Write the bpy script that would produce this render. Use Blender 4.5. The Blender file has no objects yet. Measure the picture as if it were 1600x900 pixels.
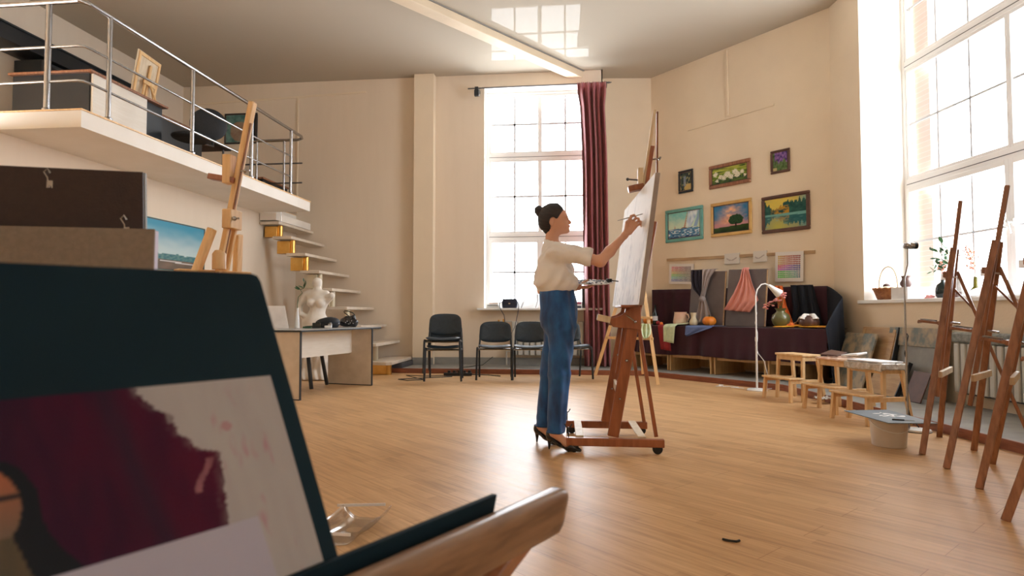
import bpy, math, random
import numpy as np
from mathutils import Vector, Matrix, noise
random.seed(7)
SC = bpy.context.scene
COL = SC.collection
R = math.radians

# ------------------------------------------------------------------ camera, sky, daylight, exposure
cam_d = bpy.data.cameras.new('camera')
cam = bpy.data.objects.new('camera', cam_d)
COL.objects.link(cam)
cam.location = (0, 0, 0.95)
cam.rotation_euler = (R(92.2), 0, R(6.3))
cam_d.sensor_width = 36
cam_d.lens = 36 * 990 / 1600
cam_d.clip_start = 0.05
cam_d.dof.use_dof = True
cam_d.dof.focus_distance = 4.8
cam_d.dof.aperture_fstop = 4.5
SC.camera = cam
SC.view_settings.view_transform = 'Standard'
SC.view_settings.look = 'None'
SC.view_settings.gamma = 1
SC.view_settings.use_curve_mapping = False
SC.view_settings.exposure = 0.3
world = bpy.data.worlds.new('overcast_sky')
SC.world = world
world.use_nodes = True
wn = world.node_tree.nodes['Background']
wn.inputs[0].default_value = (0.96, 0.985, 1.0, 1)
wn.inputs[1].default_value = 12.5
SC.cycles.max_bounces = 10
SC.cycles.diffuse_bounces = 6
SC.cycles.transparent_max_bounces = 12
SC.cycles.sample_clamp_indirect = 6
SC.cycles.caustics_reflective = False
SC.cycles.caustics_refractive = False
def portal(name, loc, look, w, h):
    l = bpy.data.lights.new(name, 'AREA'); l.shape = 'RECTANGLE'; l.size = w; l.size_y = h
    l.cycles.is_portal = True
    o = bpy.data.objects.new(name, l); COL.objects.link(o); o.location = loc
    o.rotation_euler = Vector(look).to_track_quat('-Z', 'Y').to_euler()
WA = Vector((1.212, 11.107, 0)); WT = Vector((.667, -.745, 0)); WN = Vector((-.745, -.667, 0))   # picture wall: corner, along, inward
RE = Vector((3.404, 8.115, 0)); RD = Vector((.146, -.989, 0)); RN = Vector((-.989, -.146, 0))    # window wall on the right
def PW(s, z, o=0): v = WA + WT * s + WN * o; return Vector((v.x, v.y, z))
def RW(s, z, o=0): v = RE + RD * s + RN * o; return Vector((v.x, v.y, z))
portal('daylight_back_window', (-.72, 11.0, 2.9), (0, -1, 0), 1.86, 3.8)
portal('daylight_right_window', RW(1.45, 3.0, -.62), RN, 2.9, 3.9)

# ------------------------------------------------------------------ materials
MT = {}
def mat(name, c, rough=.6, metal=0, c2=None, scale=8, stretch=(1, 1, 1), detail=4, bump=0, bscale=None, spec=.5, coat=0, lo=.35, hi=.65, sheen=0, trans=0):
    m = bpy.data.materials.new(name); m.use_nodes = True
    nt = m.node_tree; b = nt.nodes['Principled BSDF']
    b.inputs['Roughness'].default_value = rough; b.inputs['Metallic'].default_value = metal
    b.inputs['Specular IOR Level'].default_value = spec
    b.inputs['Coat Weight'].default_value = coat; b.inputs['Sheen Weight'].default_value = sheen
    if coat: b.inputs['Coat Roughness'].default_value = .15
    tc = nt.nodes.new('ShaderNodeTexCoord'); mp = nt.nodes.new('ShaderNodeMapping')
    mp.inputs['Scale'].default_value = stretch
    nt.links.new(tc.outputs['Object'], mp.inputs['Vector'])
    nz = nt.nodes.new('ShaderNodeTexNoise'); nz.inputs['Scale'].default_value = scale; nz.inputs['Detail'].default_value = detail
    nt.links.new(mp.outputs[0], nz.inputs['Vector'])
    rp = nt.nodes.new('ShaderNodeValToRGB')
    c2 = c2 or tuple(x * .88 for x in c)
    rp.color_ramp.elements[0].position = lo; rp.color_ramp.elements[1].position = hi
    rp.color_ramp.elements[0].color = (*c2, 1); rp.color_ramp.elements[1].color = (*c, 1)
    nt.links.new(nz.outputs['Fac'], rp.inputs[0]); nt.links.new(rp.outputs[0], b.inputs['Base Color'])
    if bump:
        n2 = nt.nodes.new('ShaderNodeTexNoise'); n2.inputs['Scale'].default_value = bscale or scale * 3; n2.inputs['Detail'].default_value = 5
        nt.links.new(mp.outputs[0], n2.inputs['Vector'])
        bp = nt.nodes.new('ShaderNodeBump'); bp.inputs['Strength'].default_value = bump; bp.inputs['Distance'].default_value = .01
        nt.links.new(n2.outputs['Fac'], bp.inputs['Height']); nt.links.new(bp.outputs[0], b.inputs['Normal'])
    MT[name] = m
    return m
def srgb(r, g, b): return tuple(((x / 255) / 12.92 if x / 255 < .04045 else ((x / 255 + .055) / 1.055) ** 2.4) for x in (r, g, b))
WALLC = (.80, .685, .525)
mat('plaster', WALLC, .75, c2=(.77, .655, .50), scale=2.2, bump=.12, bscale=60, spec=.2)
mat('plaster_left', (.76, .655, .53), .75, c2=(.745, .64, .515), scale=9, stretch=(1, 1, .12), bump=.06, bscale=40, spec=.2)
mat('wall_white', (.84, .80, .74), .7, scale=3, c2=(.80, .76, .69), bump=.05)
mat('ceil', (.50, .45, .37), .05, c2=(.495, .445, .365), scale=1, spec=.22)
def ceil_mat():
    m = MT['ceil']; nt = m.node_tree; b = nt.nodes['Principled BSDF']; out = nt.nodes['Material Output']
    b.inputs['Specular IOR Level'].default_value = 0; b.inputs['Roughness'].default_value = .8
    g = nt.nodes.new('ShaderNodeBsdfGlossy'); g.inputs['Roughness'].default_value = .03; mx = nt.nodes.new('ShaderNodeMixShader'); mx.inputs[0].default_value = .034
    nt.links.new(b.outputs[0], mx.inputs[1]); nt.links.new(g.outputs[0], mx.inputs[2]); nt.links.new(mx.outputs[0], out.inputs[0])
ceil_mat()
mat('beam', (.78, .65, .48), .6, scale=2)
mat('concrete', (.30, .30, .28), .6, c2=(.24, .24, .23), scale=6)
mat('skirt', (.30, .10, .05), .35, c2=(.2, .06, .03), scale=6, stretch=(1, 1, 8))
mat('laminate', (.70, .62, .52), .5, c2=(.62, .54, .44), scale=7, stretch=(1, 1, 1.2))
mat('pvc', (.83, .83, .82), .35, c2=(.80, .80, .79), scale=3)
mat('muntin', (.58, .59, .62), .4, scale=3)
mat('gap', (.08, .08, .09), .6)
mat('steel', (.45, .45, .46), .25, 1, scale=20)
mat('darksteel', (.12, .12, .13), .35, .8)
mat('gold', (.72, .42, .12), .28, 1, c2=(.6, .32, .08), scale=6)
mat('bracket_cream', (.62, .54, .38), .45, .3, c2=(.5, .46, .36), scale=5)
mat('pine', (.84, .58, .30), .45, c2=(.72, .45, .2), scale=5, stretch=(8, 8, .8), bump=.05, coat=.15)
mat('birch', (.76, .52, .27), .45, c2=(.66, .42, .2), scale=5, stretch=(6, 6, 1), coat=.1)
mat('cherry', (.36, .125, .055), .38, c2=(.25, .08, .035), scale=5, stretch=(7, 7, .8), coat=.25)
mat('brownwood', (.34, .15, .075), .42, c2=(.21, .085, .04), scale=5, stretch=(9, 9, .9), coat=.2)
mat('palewood', (.75, .64, .48), .5, c2=(.62, .5, .34), scale=5, stretch=(8, 8, 1))
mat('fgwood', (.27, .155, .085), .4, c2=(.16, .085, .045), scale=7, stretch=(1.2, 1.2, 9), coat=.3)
mat('oldwood', (.52, .35, .19), .6, c2=(.40, .25, .13), scale=4, stretch=(1, 1, 6), bump=.1)
mat('stain', (.42, .33, .22), .6, c2=(.16, .19, .18), scale=7, detail=8, lo=.42, hi=.58)
mat('fgboard', (.006, .020, .030), .7, c2=(.004, .013, .020), scale=3, bump=.05, spec=.12)
mat('hardboard', (.030, .014, .012), .5, c2=(.024, .011, .01), scale=14, stretch=(5, 1, 5), bump=.15)
mat('canvas_shaded', (.23, .185, .14), .8, c2=(.20, .16, .12), scale=90, bump=.1)  # foreground shade is mixed into this canvas colour, darkening it
mat('paperwhite', (.80, .80, .82), .7)
mat('sheet', (.36, .345, .42), .7, c2=(.34, .325, .40), scale=3)  # lilac paper toned down, its foreground shade held in the colour
mat('lilac', (.62, .60, .74), .7, c2=(.58, .56, .70), scale=3)
mat('jeans', (.018, .150, .46), .75, c2=(.004, .036, .15), scale=7, stretch=(2, 2, .8), bump=.2, bscale=240, lo=.3, hi=.72, sheen=.2)
mat('blouse', (.84, .85, .88), .7, c2=(.81, .82, .85), scale=14, bump=.06, sheen=.1)
mat('skin', (.72, .42, .31), .48, c2=(.68, .38, .27), scale=9, spec=.4)
mat('lip', (.45, .12, .10), .4)
mat('hair', (.022, .017, .022), .42, c2=(.010, .010, .018), scale=16, stretch=(1, 1, 7), bump=.4, bscale=50)
mat('black_leather', (.012, .012, .016), .22, coat=.2)
mat('eye', (.01, .008, .008), .3)
mat('blackfabric', (.014, .019, .026), .62, c2=(.009, .012, .018), scale=60, bump=.08)
mat('vinyl', (.018, .032, .045), .42, c2=(.014, .026, .036), scale=40, bump=.08)
mat('blackmetal', (.012, .016, .02), .35)
mat('rubber', (.012, .012, .013), .55)
mat('curtain', (.38, .10, .115), .7, c2=(.32, .08, .095), scale=20, stretch=(1, 1, .2), sheen=.3, bump=.05)
mat('navycurtain', (.012, .022, .06), .8)
mat('burgundy', (.040, .004, .014), .85, c2=(.030, .003, .011), scale=5, sheen=.1)
mat('nightcloth', (.003, .006, .014), .85)
mat('greyboard', (.17, .15, .155), .8, c2=(.14, .125, .13), scale=5, bump=.1)
mat('darkcloth', (.014, .012, .028), .75)
mat('greycloth', (.36, .32, .32), .75, c2=(.30, .27, .27))
mat('pinkcloth', (.72, .32, .27), .75, c2=(.66, .28, .24))
mat('orangecloth', (.80, .18, .03), .75)
mat('redcloth', (.30, .015, .02), .75)
mat('mintcloth', (.60, .68, .45), .8, c2=(.5, .6, .4), scale=30)
mat('bluecloth', (.10, .15, .33), .8)
mat('yellowcloth', (.78, .42, .02), .75, c2=(.6, .25, .02))
mat('whitecloth', (.80, .78, .74), .8)
mat('pumpkin', (.85, .27, .02), .45, c2=(.75, .2, .01), scale=5)
mat('ceramic', (.80, .66, .52), .3, c2=(.72, .42, .3), scale=5)
mat('cream', (.78, .68, .46), .4)
mat('olive', (.16, .15, .05), .3, c2=(.10, .10, .035), scale=4, coat=.3)
mat('clay', (.12, .055, .035), .5, c2=(.08, .035, .025))
mat('wicker', (.42, .17, .05), .5, c2=(.26, .09, .025), scale=30)
mat('wicker_handle', (.66, .50, .30), .5)
mat('plaster_cast', (.80, .76, .70), .7, c2=(.72, .66, .58), scale=7, bump=.15)
mat('greenglass', (.008, .016, .014), .12)
mat('oliveglass', (.20, .16, .01), .12, c2=(.05, .06, .01), scale=6)
mat('leaf', (.04, .14, .05), .5, c2=(.02, .08, .04))
mat('dryflower', (.68, .40, .28), .8, c2=(.6, .25, .2), scale=20)
mat('pinkflower', (.78, .38, .34), .8, c2=(.7, .25, .25), scale=20)
mat('stem', (.08, .12, .04), .6)
mat('whiteplastic', (.80, .80, .79), .4)
mat('bucket', (.62, .56, .50), .4, c2=(.58, .52, .46))
mat('lampwhite', (.78, .78, .76), .35)
mat('palette_grey', (.14, .18, .21), .5, c2=(.11, .145, .17), scale=8)
mat('paint_white', (.85, .85, .85), .5)
mat('paint_dark', (.03, .04, .08), .5)
mat('paint_blue', (.16, .22, .42), .5)
mat('radiator', (.56, .55, .50), .4)
mat('radiator_top', (.27, .28, .25), .6, c2=(.14, .15, .14), scale=28)
mat('deskedge', (.02, .025, .03), .4)
mat('desk_white', (.80, .76, .68), .45, c2=(.76, .71, .62), scale=5, stretch=(1, 1, 10))
mat('desktop', (.45, .44, .42), .25)
mat('brick', (.62, .34, .22), .8)
mat('cork', (.45, .30, .16), .8)
mat('bookpaper', (.74, .72, .68), .7)
mat('bag', (.012, .022, .05), .4)
mat('magenta', (.35, .03, .12), .5)
mat('brushwood', (.45, .40, .35), .4)
def add_brick():
    m = MT['brick']; nt = m.node_tree; b = nt.nodes['Principled BSDF']
    t = nt.nodes.new('ShaderNodeTexBrick'); t.inputs['Scale'].default_value = 4
    t.inputs['Color1'].default_value = (.80, .62, .50, 1); t.inputs['Color2'].default_value = (.76, .57, .46, 1); t.inputs['Mortar'].default_value = (.8, .74, .68, 1)
    tc = nt.nodes.new('ShaderNodeTexCoord'); mp = nt.nodes.new('ShaderNodeMapping'); mp.inputs['Rotation'].default_value = (R(90), 0, 0)
    t.inputs['Mortar Size'].default_value = .012
    nt.links.new(tc.outputs['Object'], mp.inputs[0]); nt.links.new(mp.outputs[0], t.inputs['Vector']); nt.links.new(t.outputs['Color'], b.inputs['Base Color'])
add_brick()
def glass_mat(name, tint=(.97, .98, 1), f=.07, rough=.02):
    m = bpy.data.materials.new(name); m.use_nodes = True; nt = m.node_tree; nt.nodes.clear()
    o = nt.nodes.new('ShaderNodeOutputMaterial'); mx = nt.nodes.new('ShaderNodeMixShader')
    t = nt.nodes.new('ShaderNodeBsdfTransparent'); t.inputs[0].default_value = (*tint, 1)
    g = nt.nodes.new('ShaderNodeBsdfGlossy'); g.inputs['Roughness'].default_value = rough
    mx.inputs[0].default_value = f
    nt.links.new(t.outputs[0], mx.inputs[1]); nt.links.new(g.outputs[0], mx.inputs[2]); nt.links.new(mx.outputs[0], o.inputs[0]); MT[name] = m
glass_mat('glass'); glass_mat('clearfilm', (.9, .88, .85), .22, .15); glass_mat('wrap', (.88, .86, .84), .35, .25)
glass_mat('bottleglass', (.55, .6, .7), .2, .05); glass_mat('whiteglass', (.8, .8, .8), .3, .3)
def floor_mat():
    m = bpy.data.materials.new('floorboards'); m.use_nodes = True; nt = m.node_tree; b = nt.nodes['Principled BSDF']; N = nt.nodes.new; L = nt.links.new
    tc = N('ShaderNodeTexCoord'); mp = N('ShaderNodeMapping'); mp.inputs['Rotation'].default_value = (0, 0, R(-137.3))
    L(tc.outputs['Object'], mp.inputs[0])
    br = N('ShaderNodeTexBrick'); br.inputs['Scale'].default_value = 1; br.inputs['Brick Width'].default_value = 1.25; br.inputs['Row Height'].default_value = .195
    br.inputs['Mortar Size'].default_value = .0016; br.inputs['Mortar Smooth'].default_value = .3; br.offset = .37
    br.inputs['Color1'].default_value = (0, 0, 0, 1); br.inputs['Color2'].default_value = (1, 1, 1, 1); br.inputs['Mortar'].default_value = (.3, .3, .3, 1)
    L(mp.outputs[0], br.inputs['Vector'])
    b2 = N('ShaderNodeTexBrick'); b2.inputs['Scale'].default_value = 1; b2.inputs['Brick Width'].default_value = .46; b2.inputs['Row Height'].default_value = .065
    b2.inputs['Mortar Size'].default_value = 0; b2.offset = .41; b2.inputs['Color1'].default_value = (0, 0, 0, 1); b2.inputs['Color2'].default_value = (1, 1, 1, 1)
    L(mp.outputs[0], b2.inputs['Vector'])
    mp2 = N('ShaderNodeMapping'); mp2.inputs['Scale'].default_value = (1.6, 26, 1); L(mp.outputs[0], mp2.inputs[0])
    nz = N('ShaderNodeTexNoise'); nz.inputs['Scale'].default_value = 1.6; nz.inputs['Detail'].default_value = 7; nz.inputs['Roughness'].default_value = .6
    L(mp2.outputs[0], nz.inputs['Vector'])
    mx = N('ShaderNodeMath'); mx.operation = 'MULTIPLY_ADD'; mx.inputs[1].default_value = .20
    L(b2.outputs['Color'], mx.inputs[0])
    m3 = N('ShaderNodeMath'); m3.operation = 'MULTIPLY_ADD'; m3.inputs[1].default_value = .10; L(br.outputs['Color'], m3.inputs[0])
    m4 = N('ShaderNodeMath'); m4.operation = 'MULTIPLY'; m4.inputs[1].default_value = 1.12; L(nz.outputs['Fac'], m4.inputs[0])
    L(m4.outputs[0], m3.inputs[2]); L(m3.outputs[0], mx.inputs[2])
    rp = N('ShaderNodeValToRGB'); e = rp.color_ramp.elements
    e[0].position = .38; e[0].color = (.36, .205, .092, 1); e[1].position = .98; e[1].color = (.66, .425, .215, 1)
    k = e.new(.65); k.color = (.53, .315, .15, 1)
    L(mx.outputs[0], rp.inputs[0])
    mm = N('ShaderNodeMixRGB'); mm.blend_type = 'MULTIPLY'; mm.inputs[2].default_value = (.62, .5, .42, 1); L(br.outputs['Fac'], mm.inputs[0]); L(rp.outputs[0], mm.inputs[1])
    L(mm.outputs[0], b.inputs['Base Color'])
    rr = N('ShaderNodeMapRange'); rr.inputs['To Min'].default_value = .30; rr.inputs['To Max'].default_value = .46; L(nz.outputs['Fac'], rr.inputs['Value']); L(rr.outputs[0], b.inputs['Roughness'])
    b.inputs['Specular IOR Level'].default_value = .28
    bp = N('ShaderNodeBump'); bp.inputs['Strength'].default_value = .12; bp.inputs['Distance'].default_value = .004; L(nz.outputs['Fac'], bp.inputs['Height']); L(bp.outputs[0], b.inputs['Normal'])
    MT['floor'] = m
floor_mat()
def attr_mat(name, rough=.6, coat=0):
    m = bpy.data.materials.new(name); m.use_nodes = True; nt = m.node_tree; b = nt.nodes['Principled BSDF']
    a = nt.nodes.new('ShaderNodeAttribute'); a.attribute_name = 'paint'; nt.links.new(a.outputs['Color'], b.inputs['Base Color']); b.inputs['Roughness'].default_value = rough
    b.inputs['Coat Weight'].default_value = coat; b.inputs['Specular IOR Level'].default_value = .15; MT[name] = m
attr_mat('painted', .55); attr_mat('painted_gloss', .4, .2)

# ------------------------------------------------------------------ mesh building
class M:
    def __init__(s): s.v = []; s.f = []
    def add(s, vs, fs):
        k = len(s.v); s.v += [tuple(v) for v in vs]; s.f += [tuple(i + k for i in f) for f in fs]; return s
    def box(s, c, d, rz=0, mtx=None):
        mt = mtx or (Matrix.Translation(c) @ Matrix.Rotation(rz, 4, 'Z'))
        vs = [mt @ Vector((x * d[0] / 2, y * d[1] / 2, z * d[2] / 2)) for x in (-1, 1) for y in (-1, 1) for z in (-1, 1)]
        return s.add(vs, [(0, 1, 3, 2), (4, 6, 7, 5), (0, 4, 5, 1), (2, 3, 7, 6), (0, 2, 6, 4), (1, 5, 7, 3)])
    def bb(s, x0, x1, y0, y1, z0, z1): return s.box(((x0 + x1) / 2, (y0 + y1) / 2, (z0 + z1) / 2), (x1 - x0, y1 - y0, z1 - z0))
    def beam(s, p, q, w, t, side=(0, 1, 0)):   # w measured along side, t across
        p = Vector(p); q = Vector(q); a = (q - p).normalized(); sd = Vector(side); sd = (sd - a * sd.dot(a)).normalized(); n = a.cross(sd)
        vs = [b + sd * (i * w / 2) + n * (j * t / 2) for b in (p, q) for i, j in ((-1, -1), (1, -1), (1, 1), (-1, 1))]
        return s.add(vs, [(0, 3, 2, 1), (4, 5, 6, 7), (0, 1, 5, 4), (1, 2, 6, 5), (2, 3, 7, 6), (3, 0, 4, 7)])
    def tube(s, pts, r, n=10, cap=True):
        pts = [Vector(p) for p in pts]; rs = r if isinstance(r, (list, tuple)) else [r] * len(pts)
        prev = None; vs = []; fs = []
        for i, p in enumerate(pts):
            a = (pts[min(i + 1, len(pts) - 1)] - pts[max(i - 1, 0)]).normalized()
            if prev is None: u = a.orthogonal().normalized()
            else: u = (prev - a * prev.dot(a)).normalized()
            prev = u; w = a.cross(u)
            vs += [p + (u * math.cos(2 * math.pi * k / n) + w * math.sin(2 * math.pi * k / n)) * rs[i] for k in range(n)]
        for i in range(len(pts) - 1):
            for k in range(n): fs.append((i * n + k, i * n + (k + 1) % n, (i + 1) * n + (k + 1) % n, (i + 1) * n + k))
        if cap: fs.append(tuple(range(n))[::-1]); fs.append(tuple((len(pts) - 1) * n + k for k in range(n)))
        return s.add(vs, fs)
    def lathe(s, prof, c=(0, 0, 0), n=24, sx=1, sy=1, rot=None):
        c = Vector(c); vs = []; fs = []
        for r, z in prof:
            for k in range(n):
                v = Vector((max(r, 1e-4) * sx * math.cos(2 * math.pi * k / n), max(r, 1e-4) * sy * math.sin(2 * math.pi * k / n), z))
                vs.append(c + (rot @ v if rot else v))
        for i in range(len(prof) - 1):
            for k in range(n): fs.append((i * n + k, i * n + (k + 1) % n, (i + 1) * n + (k + 1) % n, (i + 1) * n + k))
        fs.append(tuple(range(n))[::-1]); fs.append(tuple((len(prof) - 1) * n + k for k in range(n)))
        return s.add(vs, fs)
    def ball(s, c, r, n=12, rot=None):
        rx, ry, rz = r if isinstance(r, (tuple, list)) else (r, r, r)
        return s.lathe([(math.sin(math.pi * i / n) , -math.cos(math.pi * i / n) * rz) for i in range(n + 1)], c, n + 4, rx, ry, rot)
    def prism(s, poly, o, u, v, thick):         # polygon in plane (o,u,v), extruded along u x v
        o = Vector(o); u = Vector(u); v = Vector(v); w = u.cross(v).normalized() * thick
        a = [o + u * x + v * y for x, y in poly]; n = len(a)
        return s.add(a + [p + w for p in a], [tuple(range(n))[::-1], tuple(range(n, 2 * n))] + [(i, (i + 1) % n, n + (i + 1) % n, n + i) for i in range(n)])
    def slab(s, p0, p1, p2, p3, th):             # quad with thickness along its normal
        p = [Vector(x) for x in (p0, p1, p2, p3)]; w = (p[1] - p[0]).cross(p[3] - p[0]).normalized() * th
        return s.add(p + [x + w for x in p], [(3, 2, 1, 0), (4, 5, 6, 7), (0, 1, 5, 4), (1, 2, 6, 5), (2, 3, 7, 6), (3, 0, 4, 7)])
    def grid(s, f, nu, nv):
        vs = [f(i / nu, j / nv) for j in range(nv + 1) for i in range(nu + 1)]
        return s.add(vs, [(j * (nu + 1) + i, j * (nu + 1) + i + 1, (j + 1) * (nu + 1) + i + 1, (j + 1) * (nu + 1) + i) for j in range(nv) for i in range(nu)])
LOCM = {}
def P(name, m, mt, parent=None, bevel=0, thick=0, smooth=35, sub=0, label=None, local=False):
    vs = m.v
    if parent is not None and not local and parent.name in LOCM:
        inv = LOCM[parent.name].inverted(); vs = [inv @ Vector(v) for v in vs]
    me = bpy.data.meshes.new(name); me.from_pydata([tuple(v) for v in vs], [], m.f); me.update()
    me.polygons.foreach_set('use_smooth', [True] * len(me.polygons)); me.set_sharp_from_angle(angle=R(smooth))
    me.materials.append(MT[mt] if isinstance(mt, str) else mt)
    o = bpy.data.objects.new(name, me); COL.objects.link(o)
    if parent is not None:
        o.parent = parent
        if parent.name in LOCM: LOCM[o.name] = LOCM[parent.name]
    if thick:
        d = o.modifiers.new('thick', 'SOLIDIFY'); d.thickness = thick; d.offset = 0
    if bevel:
        d = o.modifiers.new('bevel', 'BEVEL'); d.width = bevel; d.segments = 2; d.limit_method = 'ANGLE'; d.angle_limit = R(40)
    if sub:
        d = o.modifiers.new('sub', 'SUBSURF'); d.levels = sub; d.render_levels = sub
    if label: o['label'] = label
    return o
def tag(o, label, cat, group=None, kind=None):
    if label: o['label'] = label
    if cat: o['category'] = cat
    if group: o['group'] = group
    if kind: o['kind'] = kind
    return o
def T(name, label, cat, loc=(0, 0, 0), rz=0, group=None, kind=None):
    o = bpy.data.objects.new(name, None); COL.objects.link(o); o.location = loc; o.rotation_euler = (0, 0, rz); o.empty_display_size = .1
    LOCM[o.name] = Matrix.Translation(loc) @ Matrix.Rotation(rz, 4, 'Z')
    return tag(o, label, cat, group, kind)
def dup(root, loc, rz, label, group=None):
    def cp(o, par):
        c = o.copy(); COL.objects.link(c); c.parent = par
        for ch in [x for x in COL.objects if x.parent == o]: cp(ch, c)
        return c
    r = cp(root, None); r.location = loc; r.rotation_euler = (0, 0, rz); r['label'] = label
    if group: r['group'] = group
    LOCM[r.name] = Matrix.Translation(loc) @ Matrix.Rotation(rz, 4, 'Z')
    return r
def painting(name, o, u, v, f, nu, nv, parent=None, mt='painted', th=.004):
    # a painted sheet: grid at o + u*x + v*y with one colour per vertex; u x v points at the viewer
    o = Vector(o); u = Vector(u); v = Vector(v); n = u.cross(v).normalized()
    m = M(); m.grid(lambda a, b: o + u * a + v * b, nu, nv)
    k = len(m.v); m.add([o - n * th, o + u - n * th, o + u + v - n * th, o + v - n * th], [(3, 2, 1, 0)])
    N = nu + 1
    m.f += [(k, k + 1, nu, 0), (k + 1, k + 2, N * nv + nu, nu), (k + 2, k + 3, N * nv, N * nv + nu), (k + 3, k, 0, N * nv)]
    ob = P(name, m, mt, parent, smooth=30)
    ca = ob.data.color_attributes.new('paint', 'FLOAT_COLOR', 'POINT')
    cols = []
    for j in range(nv + 1):
        for i in range(nu + 1):
            c = f(i / nu, j / nv); cols += [c[0], c[1], c[2], 1]
    cols += [.6, .55, .5, 1] * 4
    ca.data.foreach_set('color', cols)
    return ob
def nz(x, y, z=0): return noise.noise(Vector((x, y, z)))
def mixc(a, b, t): t = max(0, min(1, t)); return tuple(a[i] * (1 - t) + b[i] * t for i in range(3))
def smst(a, b, x): t = max(0, min(1, (x - a) / (b - a))); return t * t * (3 - 2 * t)

# ------------------------------------------------------------------ sculpting by distance field (bodies, plaster casts, clothes)
class SDF:
    def __init__(s, lo, hi, h):
        s.lo = np.array(lo, float); s.h = h; s.n = np.ceil((np.array(hi) - lo) / h).astype(int) + 1
        s.D = np.full(s.n, .15, np.float32)
    def _sl(s, a, b, pad):
        i0 = np.clip(np.floor((np.minimum(a, b) - pad - s.lo) / s.h).astype(int), 0, s.n - 1); i1 = np.clip(np.ceil((np.maximum(a, b) + pad - s.lo) / s.h).astype(int) + 1, 1, s.n)
        ax = [(s.lo[k] + np.arange(i0[k], i1[k]) * s.h).astype(np.float32) for k in range(3)]
        return tuple(slice(i0[k], i1[k]) for k in range(3)), np.meshgrid(*ax, indexing='ij')
    def _mix(s, sl, d, k):
        D = s.D[sl]
        if k <= 0: s.D[sl] = np.minimum(D, d)
        else:
            h = np.maximum(k - np.abs(D - d), 0) / k; s.D[sl] = np.minimum(D, d) - h * h * k / 4
    def cap(s, a, b, ra, rb, k=.02):
        a = np.array(a, float); b = np.array(b, float); sl, (X, Y, Z) = s._sl(a, b, max(ra, rb) + k + 2 * s.h)
        if X.size == 0: return s
        e = b - a; L = max(e @ e, 1e-9); t = np.clip(((X - a[0]) * e[0] + (Y - a[1]) * e[1] + (Z - a[2]) * e[2]) / L, 0, 1)
        d = np.sqrt((X - a[0] - t * e[0]) ** 2 + (Y - a[1] - t * e[1]) ** 2 + (Z - a[2] - t * e[2]) ** 2) - (ra + (rb - ra) * t)
        s._mix(sl, d, k); return s
    def ell(s, c, r, k=.02, rot=None, cut=False):
        c = np.array(c, float); r = np.array(r, float); mr = r.max() + k + 2 * s.h; sl, (X, Y, Z) = s._sl(c, c, mr)
        if X.size == 0: return s
        p = [X - c[0], Y - c[1], Z - c[2]]
        if rot is not None:
            Q = np.array(rot.to_3x3().transposed()); p = [Q[i][0] * p[0] + Q[i][1] * p[1] + Q[i][2] * p[2] for i in range(3)]
        q = np.sqrt(sum((p[i] / r[i]) ** 2 for i in range(3))); g = np.sqrt(sum((p[i] / r[i] ** 2) ** 2 for i in range(3)))
        d = q * (q - 1) / np.maximum(g, 1e-6)
        if cut: s.D[sl] = np.maximum(s.D[sl], -d)
        else: s._mix(sl, d, k)
        return s
    def coords(s): return np.meshgrid(*[(s.lo[k] + np.arange(s.n[k]) * s.h).astype(np.float32) for k in range(3)], indexing='ij')
    def plane(s, p, n):                     # keep the side n points away from
        X, Y, Z = s.coords(); n = np.array(n, float); n /= np.linalg.norm(n)
        s.D = np.maximum(s.D, (X - p[0]) * n[0] + (Y - p[1]) * n[1] + (Z - p[2]) * n[2]); return s
    def disp(s, f): X, Y, Z = s.coords(); s.D = s.D + f(X, Y, Z).astype(np.float32); return s
    def mesh(s):
        D = s.D.copy(); D[0] = D[-1] = .1; D[:, 0] = D[:, -1] = .1; D[:, :, 0] = D[:, :, -1] = .1
        S = D < 0; nx, ny, nz_ = D.shape; cs = [(i, j, k) for i in (0, 1) for j in (0, 1) for k in (0, 1)]
        def sh(A, c): return A[c[0]:nx - 1 + c[0], c[1]:ny - 1 + c[1], c[2]:nz_ - 1 + c[2]]
        cnt = sum(sh(S, c).astype(np.int8) for c in cs); act = (cnt > 0) & (cnt < 8); I = np.argwhere(act)
        idx = -np.ones(act.shape, np.int64); idx[act] = np.arange(len(I))
        acc = np.zeros((len(I), 3)); num = np.zeros(len(I))
        for a in cs:
            for ax in range(3):
                if a[ax] == 0:
                    b = list(a); b[ax] = 1
                    va = D[tuple((I + a).T)]; vb = D[tuple((I + b).T)]; mk = (va < 0) != (vb < 0)
                    t = np.where(mk, va / np.where(mk, va - vb, 1), 0); p = np.tile(np.array(a, float), (len(I), 1)); p[:, ax] += t
                    acc += p * mk[:, None]; num += mk
        V = s.lo + s.h * (I + acc / num[:, None]); F = []
        for ax in range(3):
            o = [k for k in range(3) if k != ax]; A = [slice(0, n) for n in D.shape]; B = list(A); A[ax] = slice(0, -1); B[ax] = slice(1, None)
            E = np.argwhere(S[tuple(A)] != S[tuple(B)]); fl = S[tuple(A)][tuple(E.T)]
            q = []
            for da, db in ((0, 0), (-1, 0), (-1, -1), (0, -1)):
                J = E.copy(); J[:, o[0]] += da; J[:, o[1]] += db; q.append(idx[tuple(J.T)])
            q = np.array(q).T
            if ax == 1: fl = ~fl
            q[~fl] = q[~fl][:, ::-1]; F.append(q)
        F = np.concatenate(F); m = M(); m.v = [tuple(v) for v in V]; m.f = [tuple(int(i) for i in f) for f in F]
        return m

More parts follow.
